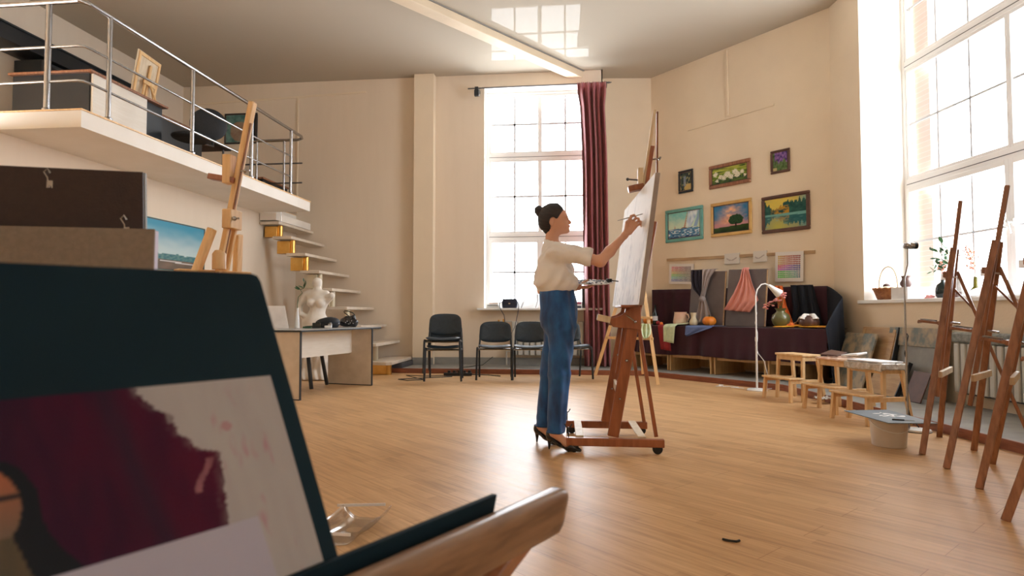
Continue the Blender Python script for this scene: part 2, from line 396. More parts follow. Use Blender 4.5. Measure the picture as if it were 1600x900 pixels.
# ================================================================== the room
ZC = 5.034; YB = 10.63; XL = -5.0; XU = -7.17; ZU0 = 2.505; ZU = 2.66
def struct(o, label=None): o['kind'] = 'structure'; return o
m = M(); m.bb(-7.6, 5.2, -3.2, 11.6, -.12, 0); struct(P('floor', m, 'floor'))
m = M(); m.bb(-7.6, 5.2, -3.2, 11.6, ZC, ZC + .12); struct(P('ceiling', m, 'ceil'))
PA = [(XL, 9.74), (.906, 9.74), (2.436, 8.032), (3.90, -1.9), (4.9, -1.9), (RE + RD * 0).to_tuple()[:2], (3.308, 8.766), (1.212, 11.107), (.36, 11.03), (.36, 10.63), (XL, 10.63)]
PA[4] = (RW(10.1, 0)).to_tuple()[:2]; PA[3] = (RW(10.1, 0, .96)).to_tuple()[:2]
m = M(); m.prism([(x, y) for x, y in PA], (0, 0, .001), (1, 0, 0), (0, 1, 0), .069); struct(P('floor_podium', m, 'concrete'))
m = M()
for a, b in zip(PA[:3], PA[1:4]):
    A_ = Vector((*a, 0)); B_ = Vector((*b, 0)); d_ = (B_ - A_).normalized(); n_ = Vector((d_.y, -d_.x, 0))
    m.slab(A_ - d_ * .01, B_ + d_ * .01, B_ + d_ * .01 + Vector((0, 0, .075)), A_ - d_ * .01 + Vector((0, 0, .075)), .016)
struct(P('baseboard_podium', m, 'skirt', bevel=.004))
def wall_slabs(name, p0, p1, th, holes, mt, z0=0, z1=ZC):   # p0->p1 in plan, thickness away from the room (to the left of p0->p1 seen from above is outside if th>0)
    p0 = Vector((*p0[:2], 0)); p1 = Vector((*p1[:2], 0)); L = (p1 - p0).length; d = (p1 - p0) / L; n = Vector((-d.y, d.x, 0)) * th
    m = M()
    def seg(a, b, c, e):
        if b - a < 1e-4 or e - c < 1e-4: return
        A = p0 + d * a; B = p0 + d * b
        vs = [Vector((q.x, q.y, z)) for z in (c, e) for q in (A, B, B + n, A + n)]
        m.add(vs, [(3, 2, 1, 0), (4, 5, 6, 7), (0, 1, 5, 4), (1, 2, 6, 5), (2, 3, 7, 6), (3, 0, 4, 7)])
    x = 0
    for a, b, c, e in holes:
        seg(x, a, z0, z1); seg(a, b, z0, c); seg(a, b, e, z1); x = b
    seg(x, L, z0, z1)
    return struct(P(name, m, mt))
WB0 = -1.655; WB1 = .22
wall_slabs('wall_back', (XL - 2.2, YB), (.36, YB), .34, [(WB0 + 7.2, WB1 + 7.2, 1.0, 4.80)], 'plaster_left')
wall_slabs('wall_back_corner', (.36, 11.03), (1.212, 11.107), .1, [], 'plaster')
wall_slabs('wall_back_return', (.36, 10.63), (.36, 11.04), .02, [], 'plaster')
wall_slabs('wall_paintings', (1.212, 11.107), (3.308, 8.766), .12, [], 'plaster')
wall_slabs('wall_right_corner', (3.308, 8.766), (3.404, 8.115), .3, [], 'plaster')
SW0, SW1 = 0.0, 2.9
wall_slabs('wall_right', RW(0, 0), RW(10.2, 0), .66, [(SW0, SW1, 1.06, ZC)], 'plaster')
wall_slabs('wall_rear', (5.2, -2.5), (-7.6, -2.5), .3, [], 'plaster')
wall_slabs('wall_left', (XL, -2.6), (XL, YB), .14, [], 'plaster_left', 0, ZU0)
wall_slabs('wall_left_upper', (XU, -2.6), (XU, YB), .2, [], 'plaster_left', ZU0, ZC)
# window reveals of the right wall are painted white
for i, (a, b) in enumerate(((SW0, SW1),)):
    m = M()
    for s_, sg in ((a, 1), (b, -1)):
        q = [RW(s_, 1.1, 0), RW(s_, 1.1, -.66), RW(s_, ZC, -.66), RW(s_, ZC, 0)]
        m.slab(*(q if sg > 0 else q[::-1]), .006)
    struct(P('trim_%d' % (i + 1), m, 'wall_white'))
m = M()
m.bb(WB0 - .001, WB0 + .006, YB, YB + .34, 1.02, 4.8); m.bb(WB1 - .006, WB1, YB, YB + .34, 1.02, 4.8); m.bb(WB0, WB1, YB, YB + .34, 4.794, 4.8)
struct(P('trim_3', m, 'wall_white'))
m = M(); m.bb(-2.845, -2.50, 10.47, YB + .02, .07, ZC); struct(P('column', m, 'plaster', bevel=.004))
# grey wall foot strip, pipe trunking
m = M()
m.bb(-2.50, .34, YB - .012, YB, .07, .19); m.bb(-2.85, -2.49, 10.458, 10.47, .07, .19); struct(P('baseboard_back', m, 'concrete'))
# downstand beam running diagonally under the ceiling
p0 = Vector((-1.959, 7.974, 0)); p1 = Vector((.324, 11.02, 0)); d_ = (p1 - p0).normalized(); sd = Vector((d_.y, -d_.x, 0))
p0 = p0 - d_ * 9.5; p1 = p1 - d_ * .0
m = M(); m.prism([(-.165, -.085), (0, -.085), (0, .01), (-.165, .01)], p0, sd, (0, 0, 1), 0.0) if 0 else None
vs = []
for q in (p0, p1):
    for a, z in ((0, ZC + .01), (0, ZC - .12), (-.2, ZC - .12), (-.2, ZC + .01)): vs.append(q + sd * a + Vector((0, 0, z)))
m.add(vs, [(0, 1, 2, 3), (7, 6, 5, 4), (0, 4, 5, 1), (1, 5, 6, 2), (2, 6, 7, 3), (3, 7, 4, 0)])
struct(P('ceiling_beam', m, 'beam', bevel=.008))
m = M(); m.beam(p0 + sd * .012 + Vector((0, 0, ZC - .008)), p1 + sd * .012 + Vector((0, 0, ZC - .008)), .02, .012, sd); struct(P('trim_4', m, 'concrete'))

# mezzanine slab and its balcony
XB = -4.17; Y0 = 4.83; Y1 = 9.33
m = M(); m.bb(XB, XL + .02, Y0, Y1, ZU0, ZU - .012) if 0 else None
m.add([(XB, Y0, ZU0), (XB, Y1, ZU0), (XL, Y1, ZU0), (XL, YB, ZU0), (XU, YB, ZU0), (XU, Y0, ZU0)] + [(XB, Y0, ZU - .012), (XB, Y1, ZU - .012), (XL, Y1, ZU - .012), (XL, YB, ZU - .012), (XU, YB, ZU - .012), (XU, Y0, ZU - .012)],
      [(0, 1, 2, 3, 4, 5), (11, 10, 9, 8, 7, 6)] + [(i, i + 6, (i + 1) % 6 + 6, (i + 1) % 6) for i in range(6)])
struct(P('floor_mezzanine', m, 'wall_white'))
m = M()
m.add([(XB + .012, Y0 - .012, ZU - .012), (XB + .012, Y1 + .01, ZU - .012), (XL, Y1 + .01, ZU - .012), (XL, YB, ZU - .012), (XU, YB, ZU - .012), (XU, Y0 - .012, ZU - .012)] + [(XB + .012, Y0 - .012, ZU), (XB + .012, Y1 + .01, ZU), (XL, Y1 + .01, ZU), (XL, YB, ZU), (XU, YB, ZU), (XU, Y0 - .012, ZU)],
      [(0, 1, 2, 3, 4, 5), (11, 10, 9, 8, 7, 6)] + [(i, i + 6, (i + 1) % 6 + 6, (i + 1) % 6) for i in range(6)])
struct(P('floor_mezzanine_boards', m, 'pine'))

# steel railing
t = T('balcony_railing', 'brushed steel tube railing along the balcony edge', 'railing', (XB, 7, ZU))
XR = XB - .025; ZT = 3.60
POSTS = [(-4.53, 4.87), (XR, 5.16), (XR, 6.38), (XR, 7.62), (XR, 8.72)]
for x, y in POSTS:
    m = M(); m.tube([(x, y, ZU), (x, y, ZT - .01)], .021 if y > 4.9 else .024, 14); m.lathe([(.035, 0), (.035, .02), (.022, .03)], (x, y, ZU), 16)
    P('post', m, 'steel', t)
m = M(); m.tube([(XU + .8, 4.86, ZT), (XR - .05, 4.86, ZT), (XR, 4.91, ZT), (XR, 9.05, ZT), (XR - .02, 9.12, ZT - .01), (XR - .10, 9.16, ZT - .02), (-5.15, 9.16, ZT - .02)], .021, 12); P('handrail', m, 'steel', t)
for z in (3.22, 2.92):
    m = M(); m.tube([(XU + .8, 4.88, z), (XR - .06, 4.88, z), (XR - .02, 4.90, z), (XR - .01, 4.96, z), (XR - .01, 8.78, z)], .012, 10); P('rail', m, 'steel', t)
    m = M(); m.tube([(XR - .03, 9.16, z), (-5.15, 9.16, z)], .012, 10); P('rail', m, 'darksteel', t)
for x in (XR - .32, XR - .76):
    m = M(); m.tube([(x, 9.16, ZU), (x, 9.16, ZT - .03)], .017, 12); P('post', m, 'steel', t)

# ---------------------------------------------------------------- windows
def window(name, org, al, inw, w, zs, split, cols, handle=True, mw=.013):
    org = Vector(org); al = Vector(al).normalized(); inw = Vector(inw).normalized(); up = Vector((0, 0, 1))
    t = T(name, None, None, org); t['kind'] = 'structure'
    def bar(mm, a0, a1, z0, z1, d0, d1):
        q = [org + al * a + up * (z - org.z) + inw * d for d in (d0, d1) for a, z in ((a0, z0), (a1, z0), (a1, z1), (a0, z1))]
        mm.add(q, [(3, 2, 1, 0), (4, 5, 6, 7), (0, 1, 5, 4), (1, 2, 6, 5), (2, 3, 7, 6), (3, 0, 4, 7)])
    fr = M(); F = .055
    bar(fr, 0, w, zs[0], zs[0] + F, -.03, .04); bar(fr, 0, w, zs[-1] - F, zs[-1], -.03, .04); bar(fr, 0, F, zs[0] + F, zs[-1] - F, -.03, .04); bar(fr, w - F, w, zs[0] + F, zs[-1] - F, -.03, .04)
    for z in zs[1:-1]: bar(fr, F, w - F, z - .055, z + .055, -.03, .04)
    P('frame', fr, 'pvc', t, bevel=.006)
    gp = M()
    for z in zs[1:-1]: bar(gp, F, w - F, z - .012, z - .004, .039, .0415)
    P('seam', gp, 'gap', t)
    ncol = len(split) - 1
    for r in range(len(zs) - 1):
        lo = zs[r] + (F if r == 0 else .055); hi = zs[r + 1] - (F if r == len(zs) - 2 else .055)
        for c in range(ncol):
            a0 = F if c == 0 else split[c] + .0; a1 = w - F if c == ncol - 1 else split[c + 1]
            s = .055 if r == 0 else .034
            sh = M(); dd = .055 if r == 0 else .03
            bar(sh, a0, a0 + s, lo, hi, -.01, dd); bar(sh, a1 - s, a1, lo, hi, -.01, dd); bar(sh, a0 + s, a1 - s, lo, lo + s, -.01, dd); bar(sh, a0 + s, a1 - s, hi - s, hi, -.01, dd)
            so = P('sash', sh, 'pvc', t, bevel=.004)
            g = M(); bar(g, a0 + s, a1 - s, lo + s, hi - s, .0, .006); P('pane', g, 'glass', so)
            mu = M(); n = cols[c]
            for k in range(1, n): a = a0 + s + (a1 - a0 - 2 * s) * k / n; bar(mu, a - mw, a + mw, lo + s, hi - s, .006, .014)
            z = (lo + hi) / 2; bar(mu, a0 + s, a1 - s, z - mw, z + mw, .006, .014)
            P('glazing_bar', mu, 'muntin', so)
        if handle and r == 0:
            for c in range(1, ncol):
                for sg in (-1, 1):
                    a = org + al * (split[c] + sg * .035) + inw * .06; a.z = lo + (hi - lo) * .52
                    hm = M(); hm.beam(a - up * .035, a + up * .035, .03, .015, al); hm.tube([a + inw * .01, a + inw * .05, a + inw * .05 - up * .11 + al * sg * .03], .009, 8); P('handle', hm, 'whiteplastic', t)
    return t
window('window_1', (WB0, YB + .29, 1.02), (1, 0, 0), (0, -1, 0), WB1 - WB0, [1.02, 2.265, 3.66, 4.80], [0, .94, 1.875], [2, 2], handle=False, mw=.0165)
q = RW(0, 1.085, -.57)
window('window_2', q, RD, RN, 2.9, [1.085, 2.506, 3.954, ZC + .3], [0, 1.58, 2.9], [3, 2])
m = M(); m.bb(-1.73, .33, 10.36, YB + .27, .985, 1.02); struct(P('window_sill_1', m, 'pvc', bevel=.006))
def sill(name, a, b):
    m = M(); m.slab(RW(a - .06, 1.055, .05), RW(b + .1, 1.055, .05), RW(b + .1, 1.055, -.6), RW(a - .06, 1.055, -.6), .04)
    struct(P(name, m, 'pvc', bevel=.006))
sill('window_sill_2', 0, 2.9)
# brick reveal outside the right window
m = M(); m.slab(RW(-.02, .8, -.68), RW(-.02, .8, -.98), RW(-.02, 5.6, -.98), RW(-.02, 5.6, -.68), .3); struct(P('wall_outside_brick', m, 'brick'))

# cable trunking on the walls
def trunk(name, pts, lab, n=(0, -1, 0), w=.03):
    m = M()
    for a, b in zip(pts, pts[1:]): m.beam(a, b, w, .018, Vector(n).cross(Vector(b) - Vector(a)))
    tag(P(name, m, 'plaster', bevel=.003), lab, 'cable trunking')
trunk('cable_trunking', [(-7.05, YB - .009, 4.70), (-3.75, YB - .009, 4.81)], 'long horizontal beige cable trunking high on the back wall above the stairs')
trunk('cable_trunking', [(-4.99, YB - .009, 4.755), (-4.99, YB - .009, 2.7)], 'vertical beige cable trunking dropping behind the balcony railing')
trunk('cable_trunking', [PW(.79, 3.93, .009), PW(2.33, 3.94, .009)], 'horizontal beige cable trunking above the framed paintings', n=WN, w=.035)
trunk('cable_trunking', [PW(1.54, 5.0, .009), PW(1.56, 3.96, .009)], 'vertical beige cable trunking from ceiling down towards the daisy painting', n=WN)

# ---------------------------------------------------------------- stairs
t = T('staircase', 'open modular staircase of pale treads rising along the back wall to the balcony', 'staircase', (-3.6, 9.9, .07))
SX = [-2.87, -3.10, -3.335, -3.56, -3.80, -4.01, -4.235, -4.46, -4.67]; SZ = [.20, .475, .75, 1.035, 1.32, 1.595, 1.866, 2.13, 2.365]
for i, (x, z) in enumerate(zip(SX, SZ)):
    m = M(); y0 = 9.33
    if i == 0: m.prism([(-.40, y0 + .06), (-.07, y0 - .03), (0, y0 + .05), (0, 10.6), (-.40, 10.6)], (x, 0, z - .05), (1, 0, 0), (0, 1, 0), .05)
    else: m.bb(x - .31, x, y0, 10.6, z - .045, z)
    P('tread', m, 'laminate', t, bevel=.006)
    zb = SZ[i - 1] if i else .0
    if i == 0:
        m = M(); m.lathe([(.045, 0), (.045, .15)], (x - .07, y0 + .13, 0), 20); m.bb(x - .34, x - .09, y0 + .1, y0 + .28, 0, .15)
        m.v = [(a, b, c + .0) for a, b, c in m.v]; P('bracket', m, 'gold', t, bevel=.004)
    else:
        mt = 'gold' if i in (6, 7, 8) else 'bracket_cream'
        m = M(); xc = x - .075
        m.lathe([(.042, zb), (.042, z - .045)], (xc, y0 + .2, 0), 20)
        if i > 3: m.bb(x - .30, xc - .02, y0 + .13, y0 + .27, zb - .035 + .04, z - .06)
        P('bracket', m, mt, t, bevel=.004)
m = M(); m.bb(-4.99, -4.72, 9.34, 10.6, 2.385, 2.50); P('landing', m, 'wall_white', t, bevel=.004)
m = M(); m.tube([(-4.67, 9.4, 2.36), (-4.67, 9.4, 2.51)], .006, 8); P('stay', m, 'steel', t)
m = M(); m.bb(-3.28, -2.83, 9.8, 10.6, .072, .145); P('riser_block', m, 'gap', t)
for k, (x, h) in enumerate(((-4.02, .62), (-4.42, 1.3))):
    m = M(); m.bb(x - .05, x + .05, 10.0, 10.1, .07, h); P('support_post', m, 'laminate', t)

# ================================================================== picture wall
UP = Vector((0, 0, 1))
def framed(name, label, org, u, inn, w, h, fw, fd, fmat, func, nu=60, nv=46, cat='painting', group=None, glossy=True):
    # org: lower left corner on the wall, u along the wall, inn towards the room
    org = Vector(org); u = Vector(u).normalized(); inn = Vector(inn).normalized()
    c = org + u * w / 2
    t = T(name, label, cat, (c.x, c.y, c.z), 0, group)
    m = M()
    for a0, a1, z0, z1 in ((0, w, 0, fw), (0, w, h - fw, h), (0, fw, fw, h - fw), (w - fw, w, fw, h - fw)):
        q = [org + u * a + UP * z + inn * d for d in (0.0, fd) for a, z in ((a0, z0), (a1, z0), (a1, z1), (a0, z1))]
        m.add(q, [(3, 2, 1, 0), (4, 5, 6, 7), (0, 1, 5, 4), (1, 2, 6, 5), (2, 3, 7, 6), (3, 0, 4, 7)])
    P('frame', m, fmat, t, bevel=min(.012, fd * .45))
    m = M()
    for a0, a1, z0, z1 in ((fw, w - fw, fw, fw + .008), (fw, w - fw, h - fw - .008, h - fw), (fw, fw + .008, fw, h - fw), (w - fw - .008, w - fw, fw, h - fw)):
        q = [org + u * a + UP * z + inn * d for d in (0.004, fd * .75) for a, z in ((a0, z0), (a1, z0), (a1, z1), (a0, z1))]
        m.add(q, [(3, 2, 1, 0), (4, 5, 6, 7), (0, 1, 5, 4), (1, 2, 6, 5), (2, 3, 7, 6), (3, 0, 4, 7)])
    P('inner_lip', m, 'clay', t)
    painting('canvas', org + u * fw + UP * fw + inn * fd * .5, u * (w - 2 * fw), UP * (h - 2 * fw), func, nu, nv, t, 'painted_gloss' if glossy else 'painted')
    return t
def f_sail(x, y):
    n = nz(x * 6, y * 6) * .5 + nz(x * 17, y * 17) * .3
    if y < .36 + n * .05:
        c = mixc((.02, .08, .24), (.15, .40, .60), .5 + nz(x * 9, y * 30) * 1.1)
        if nz(x * 12, y * 26, 4) > .22: c = (.70, .80, .85)
        return mixc(c, (.01, .04, .16), smst(.12, 0, y))
    c = mixc((.20, .60, .58), (.62, .78, .62), smst(1, .4, y) + n * .6)
    if .58 < x < .97 and y > .38:
        l = .50 + (1 - y) * -.02 + .16 * (1 - y) * 0 + .10
        if x > .56 + (y - .36) * .14 and x < .98 - (1 - y) * .42 + .0 * n: c = mixc((.72, .82, .86), (.35, .5, .68), .5 + nz(x * 14, y * 5) * 1.2)
        if x > .98 - (1 - y) * .30 and x < 1.04 - (1 - y) * .22: c = (.30, .46, .66)
    if abs(x - (.52 + (y - .36) * .16)) < .035 * (1.15 - y) and y > .3: c = (.50, .28, .20)
    if .42 < x < .60 and .33 < y < .40 - abs(x - .5) * .2: c = (.25, .10, .07)
    if abs(x - .22) < (.5 - y) * .18 and .34 < y < .52: c = (.50, .36, .28)
    return c
def f_tree(x, y):
    n = nz(x * 5, y * 7) * .6 + nz(x * 13, y * 15) * .35
    sky = mixc((.55, .27, .22), (.035, .20, .40), smst(.38, .72, y + n * .25 + abs(x - .5) * .35 - .02))
    g = math.exp(-((x - .48 - (y - .6) * .25) ** 2 * 16 + (y - .62) ** 2 * 6)); sky = mixc(sky, (.92, .50, .28), g * (.75 + n * 1.6))
    sky = mixc(sky, (.55, .26, .32), smst(.42, .24, y) * .7)
    if y < .22 + (x - .5) * .05: sky = mixc((.012, .030, .010), (.05, .10, .02), y * 3 + n * .5)
    r = math.hypot((x - .64) / .205, (y - .43) / .19) + nz(x * 14, y * 14) * .16
    if r < 1 and y > .27: sky = mixc((.012, .035, .015), (.03, .09, .03), .5 + nz(x * 30, y * 30))
    if abs(x - .64) < .018 and .18 < y < .34: sky = (.02, .02, .012)
    return sky
def f_lake(x, y):
    hor = .50
    my = y if y > hor else hor + (hor - y) * 1.0
    n = nz(x * 7, my * 8) * .5 + nz(x * 20, my * 22) * .3
    top = .86 + nz(x * 22, 1) * .16 - smst(.55, .25, x) * smst(0, .25, x) * .22
    c = mixc((.70, .55, .10), (.14, .36, .36), smst(.3, .8, abs(x - .3)) + n * .4)
    if my < top + nz(x * 60, 3) * .05:
        c = mixc((.010, .05, .05), (.03, .13, .10), .5 + n)
        if my < .74 and .15 < x < .6: c = mixc(c, (.50, .26, .03), smst(.0, .4, n + .28) * smst(.1, .3, x))
    if y < hor:
        c = mixc(c, (.03, .18, .22), .45)
        if y > hor - .07 - x * .03: c = (.16, .38, .34)
        c = mixc(c, (.50, .48, .08), math.exp(-((x - .33) ** 2 * 30 + (y - .05) ** 2 * 22)) * .8)
        c = mixc(c, (.2, .45, .42), smst(.45, .62, nz(x * 5, y * 50)))
    return c
def f_daisy(x, y):
    n = nz(x * 8, y * 5) + nz(x * 22, y * 16) * .6
    c = mixc((.02, .06, .02), (.26, .38, .03), .5 + n * .8)
    if y > .62: c = mixc(c, (.50, .52, .10), .5 + nz(x * 4, y * 9))
    if y < .3: c = mixc(c, (.012, .035, .04), .6)
    for a, b, r in ((.10, .62, .09), (.25, .42, .08), (.34, .35, .09), (.45, .52, .12), (.55, .35, .09), (.66, .60, .10), (.72, .42, .11), (.86, .52, .07), (.15, .22, .06), (.93, .3, .05)):
        if math.hypot((x - a), (y - b) * .5) + nz(x * 30, y * 20) * .04 < r * .75: c = (.78, .74, .58) if nz(x * 26, y * 26) > -.25 else (.45, .5, .4)
    return c
def f_iris(x, y):
    n = nz(x * 8, y * 8) + nz(x * 18, y * 18) * .5
    c = mixc((.05, .10, .03), (.16, .22, .10), .5 + n)
    if y > .5 + nz(x * 6, 2) * .3 and x > .15: c = mixc((.06, .03, .16), (.30, .16, .42), .5 + n)
    if y < .5 and abs(math.sin(x * 16 + n)) < .25: c = (.08, .2, .05)
    if x < .3 and y < .2: c = (.5, .42, .2)
    return c
def f_small(x, y):
    n = nz(x * 7, y * 7) + nz(x * 19, y * 19) * .5
    c = mixc((.015, .03, .05), (.10, .14, .09), .5 + n)
    if y < .35 and x > .4: c = (.55, .40, .14)
    if abs(x - .42) < .12 and .25 < y < .8: c = (.20, .26, .32)
    if n > .42: c = (.5, .45, .2)
    return c
def f_blue(x, y):
    n = nz(x * 6, y * 8) * .5
    c = mixc((.50, .62, .62), (.055, .30, .44), smst(.32, .95, y + n * .12))
    if y < .33 + nz(x * 8, 2) * .03 and y > .2: c = mixc((.03, .14, .18), (.12, .26, .24), .5 + nz(x * 25, y * 30))
    if y <= .20: c = mixc((.10, .08, .06), (.20, .13, .09), .5 + nz(x * 6, y * 9))
    if abs(y - (.2 + nz(x * 5, 7) * .03 - x * .05)) < .012 and x > .3: c = (.65, .62, .6)
    return c
def f_head(x, y):
    n = nz(x * 5, y * 5) + nz(x * 14, y * 14) * .5
    c = mixc((.06, .15, .15), (.16, .30, .28), .5 + n)
    if math.hypot((x - .45) / .3, (y - .4) / .35) < 1: c = mixc(c, (.45, .20, .10), .55)
    if x > .75: c = (.02, .03, .04)
    return c
framed('framed_painting', 'tiny dark painting in a black frame, leftmost of the top row of three', PW(.59, 2.905), WT, WN, .30, .375, .035, .025, 'blackmetal', f_small, 24, 30)
framed('framed_painting', 'wide daisy meadow painting in a brown frame, middle of the top row', PW(1.20, 2.88), WT, WN, .74, .365, .055, .03, 'brownwood', f_daisy, 80, 36)
framed('framed_painting', 'small purple iris painting in a dark frame, rightmost of the top row', PW(2.26, 2.93), WT, WN, .30, .335, .03, .025, 'clay', f_iris, 30, 34)
mat('turq', (.16, .42, .38), .45, c2=(.10, .32, .30), scale=5); mat('goldframe', (.68, .45, .16), .4, c2=(.55, .33, .1), scale=5)
framed('framed_painting', 'sailing boats painting in a turquoise frame', PW(.31, 2.115), WT, WN, .765, .545, .055, .03, 'turq', f_sail, 90, 64)
framed('framed_painting', 'lone tree at sunset painting in a yellow gold frame', PW(1.225, 2.12), WT, WN, .725, .53, .05, .03, 'goldframe', f_tree, 90, 64)
framed('framed_painting', 'forest lake painting in a dark brown frame, largest on the wall', PW(2.11, 2.085), WT, WN, .73, .535, .045, .03, 'clay', f_lake, 90, 64)
# picture strip with colour charts and small papers
m = M(); m.slab(PW(.33, 1.805, .0), PW(2.9, 1.745, .0), PW(2.9, 1.79, .0), PW(.33, 1.85, .0), .02); tag(P('hanging_strip', m, 'oldwood', bevel=.003), 'thin wooden strip across the wall under the framed paintings', 'wooden strip')
def chart(label, s, z, w, h, tilt, warm):
    u = (WT * math.cos(tilt) + UP * math.sin(tilt)); v = (UP * math.cos(tilt) - WT * math.sin(tilt)); nx, ny = 14, 12
    def f(x, y):
        a = (x - .10) / .80; b = (y - .12) / .76
        if 0 < a < 1 and 0 < b < 1:
            i = a * nx; j = b * ny
            if math.hypot(i % 1 - .5, j % 1 - .5) < .40:
                i = int(i) / nx; j = int(j) / ny; import colorsys
                if warm: hue = (.13 - .13 * i * 1.2 if j > .5 else (.62 + .36 * (1 - i) * j * 2 if j > .3 else .30 + .25 * i + .1 * j)) % 1; r = colorsys.hsv_to_rgb(hue, .85, .85 - .35 * i)
                else: hue = (j * .9 + .0 * i) % 1; hue = [.95, .05, .14, .30, .50, .60][int((1 - j) * 5.9)]; r = colorsys.hsv_to_rgb(hue, .25 + .6 * (1 - abs(i - .4)), .85 - .6 * i)
                return tuple(c ** 2.4 for c in r)
        return (.74, .70, .66)
    o = painting('colour_chart', PW(s, z, .034), u * w, v * h, f, int(w * 220), int(h * 220), None, 'painted', .002)
    tag(o, label, 'colour chart')
chart('colour chart sheet with pale dots, hanging at the left end of the strip', .385, 1.425, .50, .33, -.05, False)
chart('colour chart sheet with bright rainbow dots, hanging at the right end of the strip', 2.315, 1.385, .42, .42, -.03, True)
for s, w, lab in ((1.47, .26, 'small white card with faint sketch, left of the two pinned on the strip'), (1.965, .215, 'small white card with faint sketch, right of the two pinned on the strip')):
    def f(x, y, s=s): return (.45, .38, .33) if abs(y - .45 - .12 * math.sin(x * 7 + s)) < .05 and .15 < x < .85 else (.72, .67, .60)
    tag(painting('pinned_card', PW(s, 1.685, .024), WT * w, UP * .16, f, 30, 18, None, 'painted', .02), lab, 'card')

# ================================================================== still life table
def bench(lab, a, b):
    t = T('low_table', lab, 'table', PW((a + b) / 2, .07, .42)); th = .025
    for s in (a, b - th):
        m = M(); m.slab(PW(s, .07, .03), PW(s, .07, .74), PW(s, .72, .74), PW(s, .72, .03), -th); P('end_panel', m, 'birch', t, bevel=.003)
    m = M(); m.slab(PW(a + th, .27, .70), PW(b - th, .27, .70), PW(b - th, .33, .70), PW(a + th, .33, .70), -.02); P('rail', m, 'birch', t)
    m = M(); m.slab(PW(a, .72, .02), PW(b, .72, .02), PW(b, .72, .76), PW(a, .72, .76), -.02); P('table_top', m, 'birch', t)
    m = M(); m.slab(PW(a + th, .10, .06), PW(b - th, .10, .06), PW(b - th, .5, .06), PW(a + th, .5, .06), -.015); P('back_panel', m, 'birch', t)
bench('low plywood table under the burgundy cloth, left unit', .22, .965); bench('low plywood table under the burgundy cloth, second from left', .99, 1.745)
bench('low plywood table under the burgundy cloth, unit behind the floor lamp', 1.79, 2.60); bench('low plywood table under the burgundy cloth, right unit', 2.63, 3.12)
def drop(s): return .315 + .008 * math.sin(s * 5)
def f_cloth(a, b):
    s = .10 + a * 3.36
    if b < .35: o_ = .01 + .76 * b / .35; return PW(min(s, 3.08 + 1.35 * o_), .745 + .003 * math.sin(s * 9), o_)
    k = (b - .35) / .65; z = .745 - (.745 - drop(s)) * k
    return PW(s, z, .775 + (.022 * math.sin(s * 11 + math.sin(s * 4) * 2) + .012 * math.sin(s * 31)) * k + .03 * k)
m = M(); m.grid(f_cloth, 220, 34)
o = tag(P('table_cloth', m, 'burgundy', thick=.004, smooth=60), 'burgundy cloth covering the long low tables', 'tablecloth')
def f_end(a, b):
    off = .05 + .76 * a; z = 1.30 - .5 * a ** 1.6 if b == 0 else 0
    zt = 1.30 - .53 * a ** 1.5; z = zt + (.10 - zt) * b
    return PW(3.05 + .40 * min(1, a * 2.2) + .07 * b * a + .018 * math.sin(off * 34) * b, z, off)
m = M(); m.grid(f_end, 50, 30); tag(P('backdrop_cloth', m, 'nightcloth', thick=.004, smooth=60), 'dark navy cloth falling to the floor at the right end of the still life table', 'backdrop cloth')
def f_back(a, b):
    s = .06 + a * 3.04; return PW(s, .74 + (1.335 - s * .012 - .74) * b, .07 + .012 * math.sin(s * 13) + .006 * math.sin(s * 37))
m = M(); m.grid(f_back, 160, 8); tag(P('backdrop_cloth', m, 'burgundy', thick=.004, smooth=60), 'dark burgundy cloth hung upright behind the still life', 'backdrop cloth')
def ribbon(name, label, cat, mt, rows, folds=4, amp=.012, nu=40, nv=30, th=.004, f=PW):
    # rows: (sL, zL, sR, zR, off) from top to bottom
    n = len(rows) - 1
    def g(a, b):
        x = b * n; i = min(int(x), n - 1); t_ = x - i; r = [rows[i][k] * (1 - t_) + rows[i + 1][k] * t_ for k in range(5)]
        w = math.sin(a * folds * 2 * math.pi + b * 1.5) * amp + math.sin(a * folds * 5 + b * 3) * amp * .4
        return f(r[0] * (1 - a) + r[2] * a, r[1] * (1 - a) + r[3] * a, r[4] + w)
    m = M(); m.grid(g, nu, nv); return tag(P(name, m, mt, thick=th, smooth=70), label, cat)
ribbon('hanging_cloth', 'dark teal cloth strip hanging over the burgundy backdrop behind the pot', 'cloth', 'nightcloth', [(2.60, 1.325, 2.92, 1.32, .12), (2.64, 1.0, 3.00, 1.0, .12), (2.62, .76, 3.06, .76, .14)], 3, .015)
ribbon('hanging_cloth', 'orange cloth hanging behind the olive vase', 'cloth', 'orangecloth', [(2.38, 1.325, 2.49, 1.32, .14), (2.43, 1.05, 2.55, 1.05, .15), (2.52, .80, 2.72, .80, .26), (2.56, .775, 2.84, .775, .40)], 2, .012)
def gboard(label, a, b, z1):
    t = T('display_board', label, 'display board', PW((a + b) / 2, .75, .45))
    m = M(); m.slab(PW(a, .75, .47), PW(b, .75, .47), PW(b + .02, z1, .41), PW(a + .035, z1 + .02, .41), -.022)
    P('cloth_cover', m, 'greyboard', t, bevel=.008)
    m = M(); m.slab(PW(b - .012, .76, .478), PW(b + .004, .76, .478), PW(b + .022, z1 - .01, .418), PW(b + .006, z1 - .01, .418), -.012); P('edge', m, 'oldwood', t)
gboard('upright board covered in grey cloth with dark and pale drapery tied on it', 1.13, 1.765, 1.555)
gboard('upright board covered in grey cloth behind the pink cloth', 1.785, 2.43, 1.55)
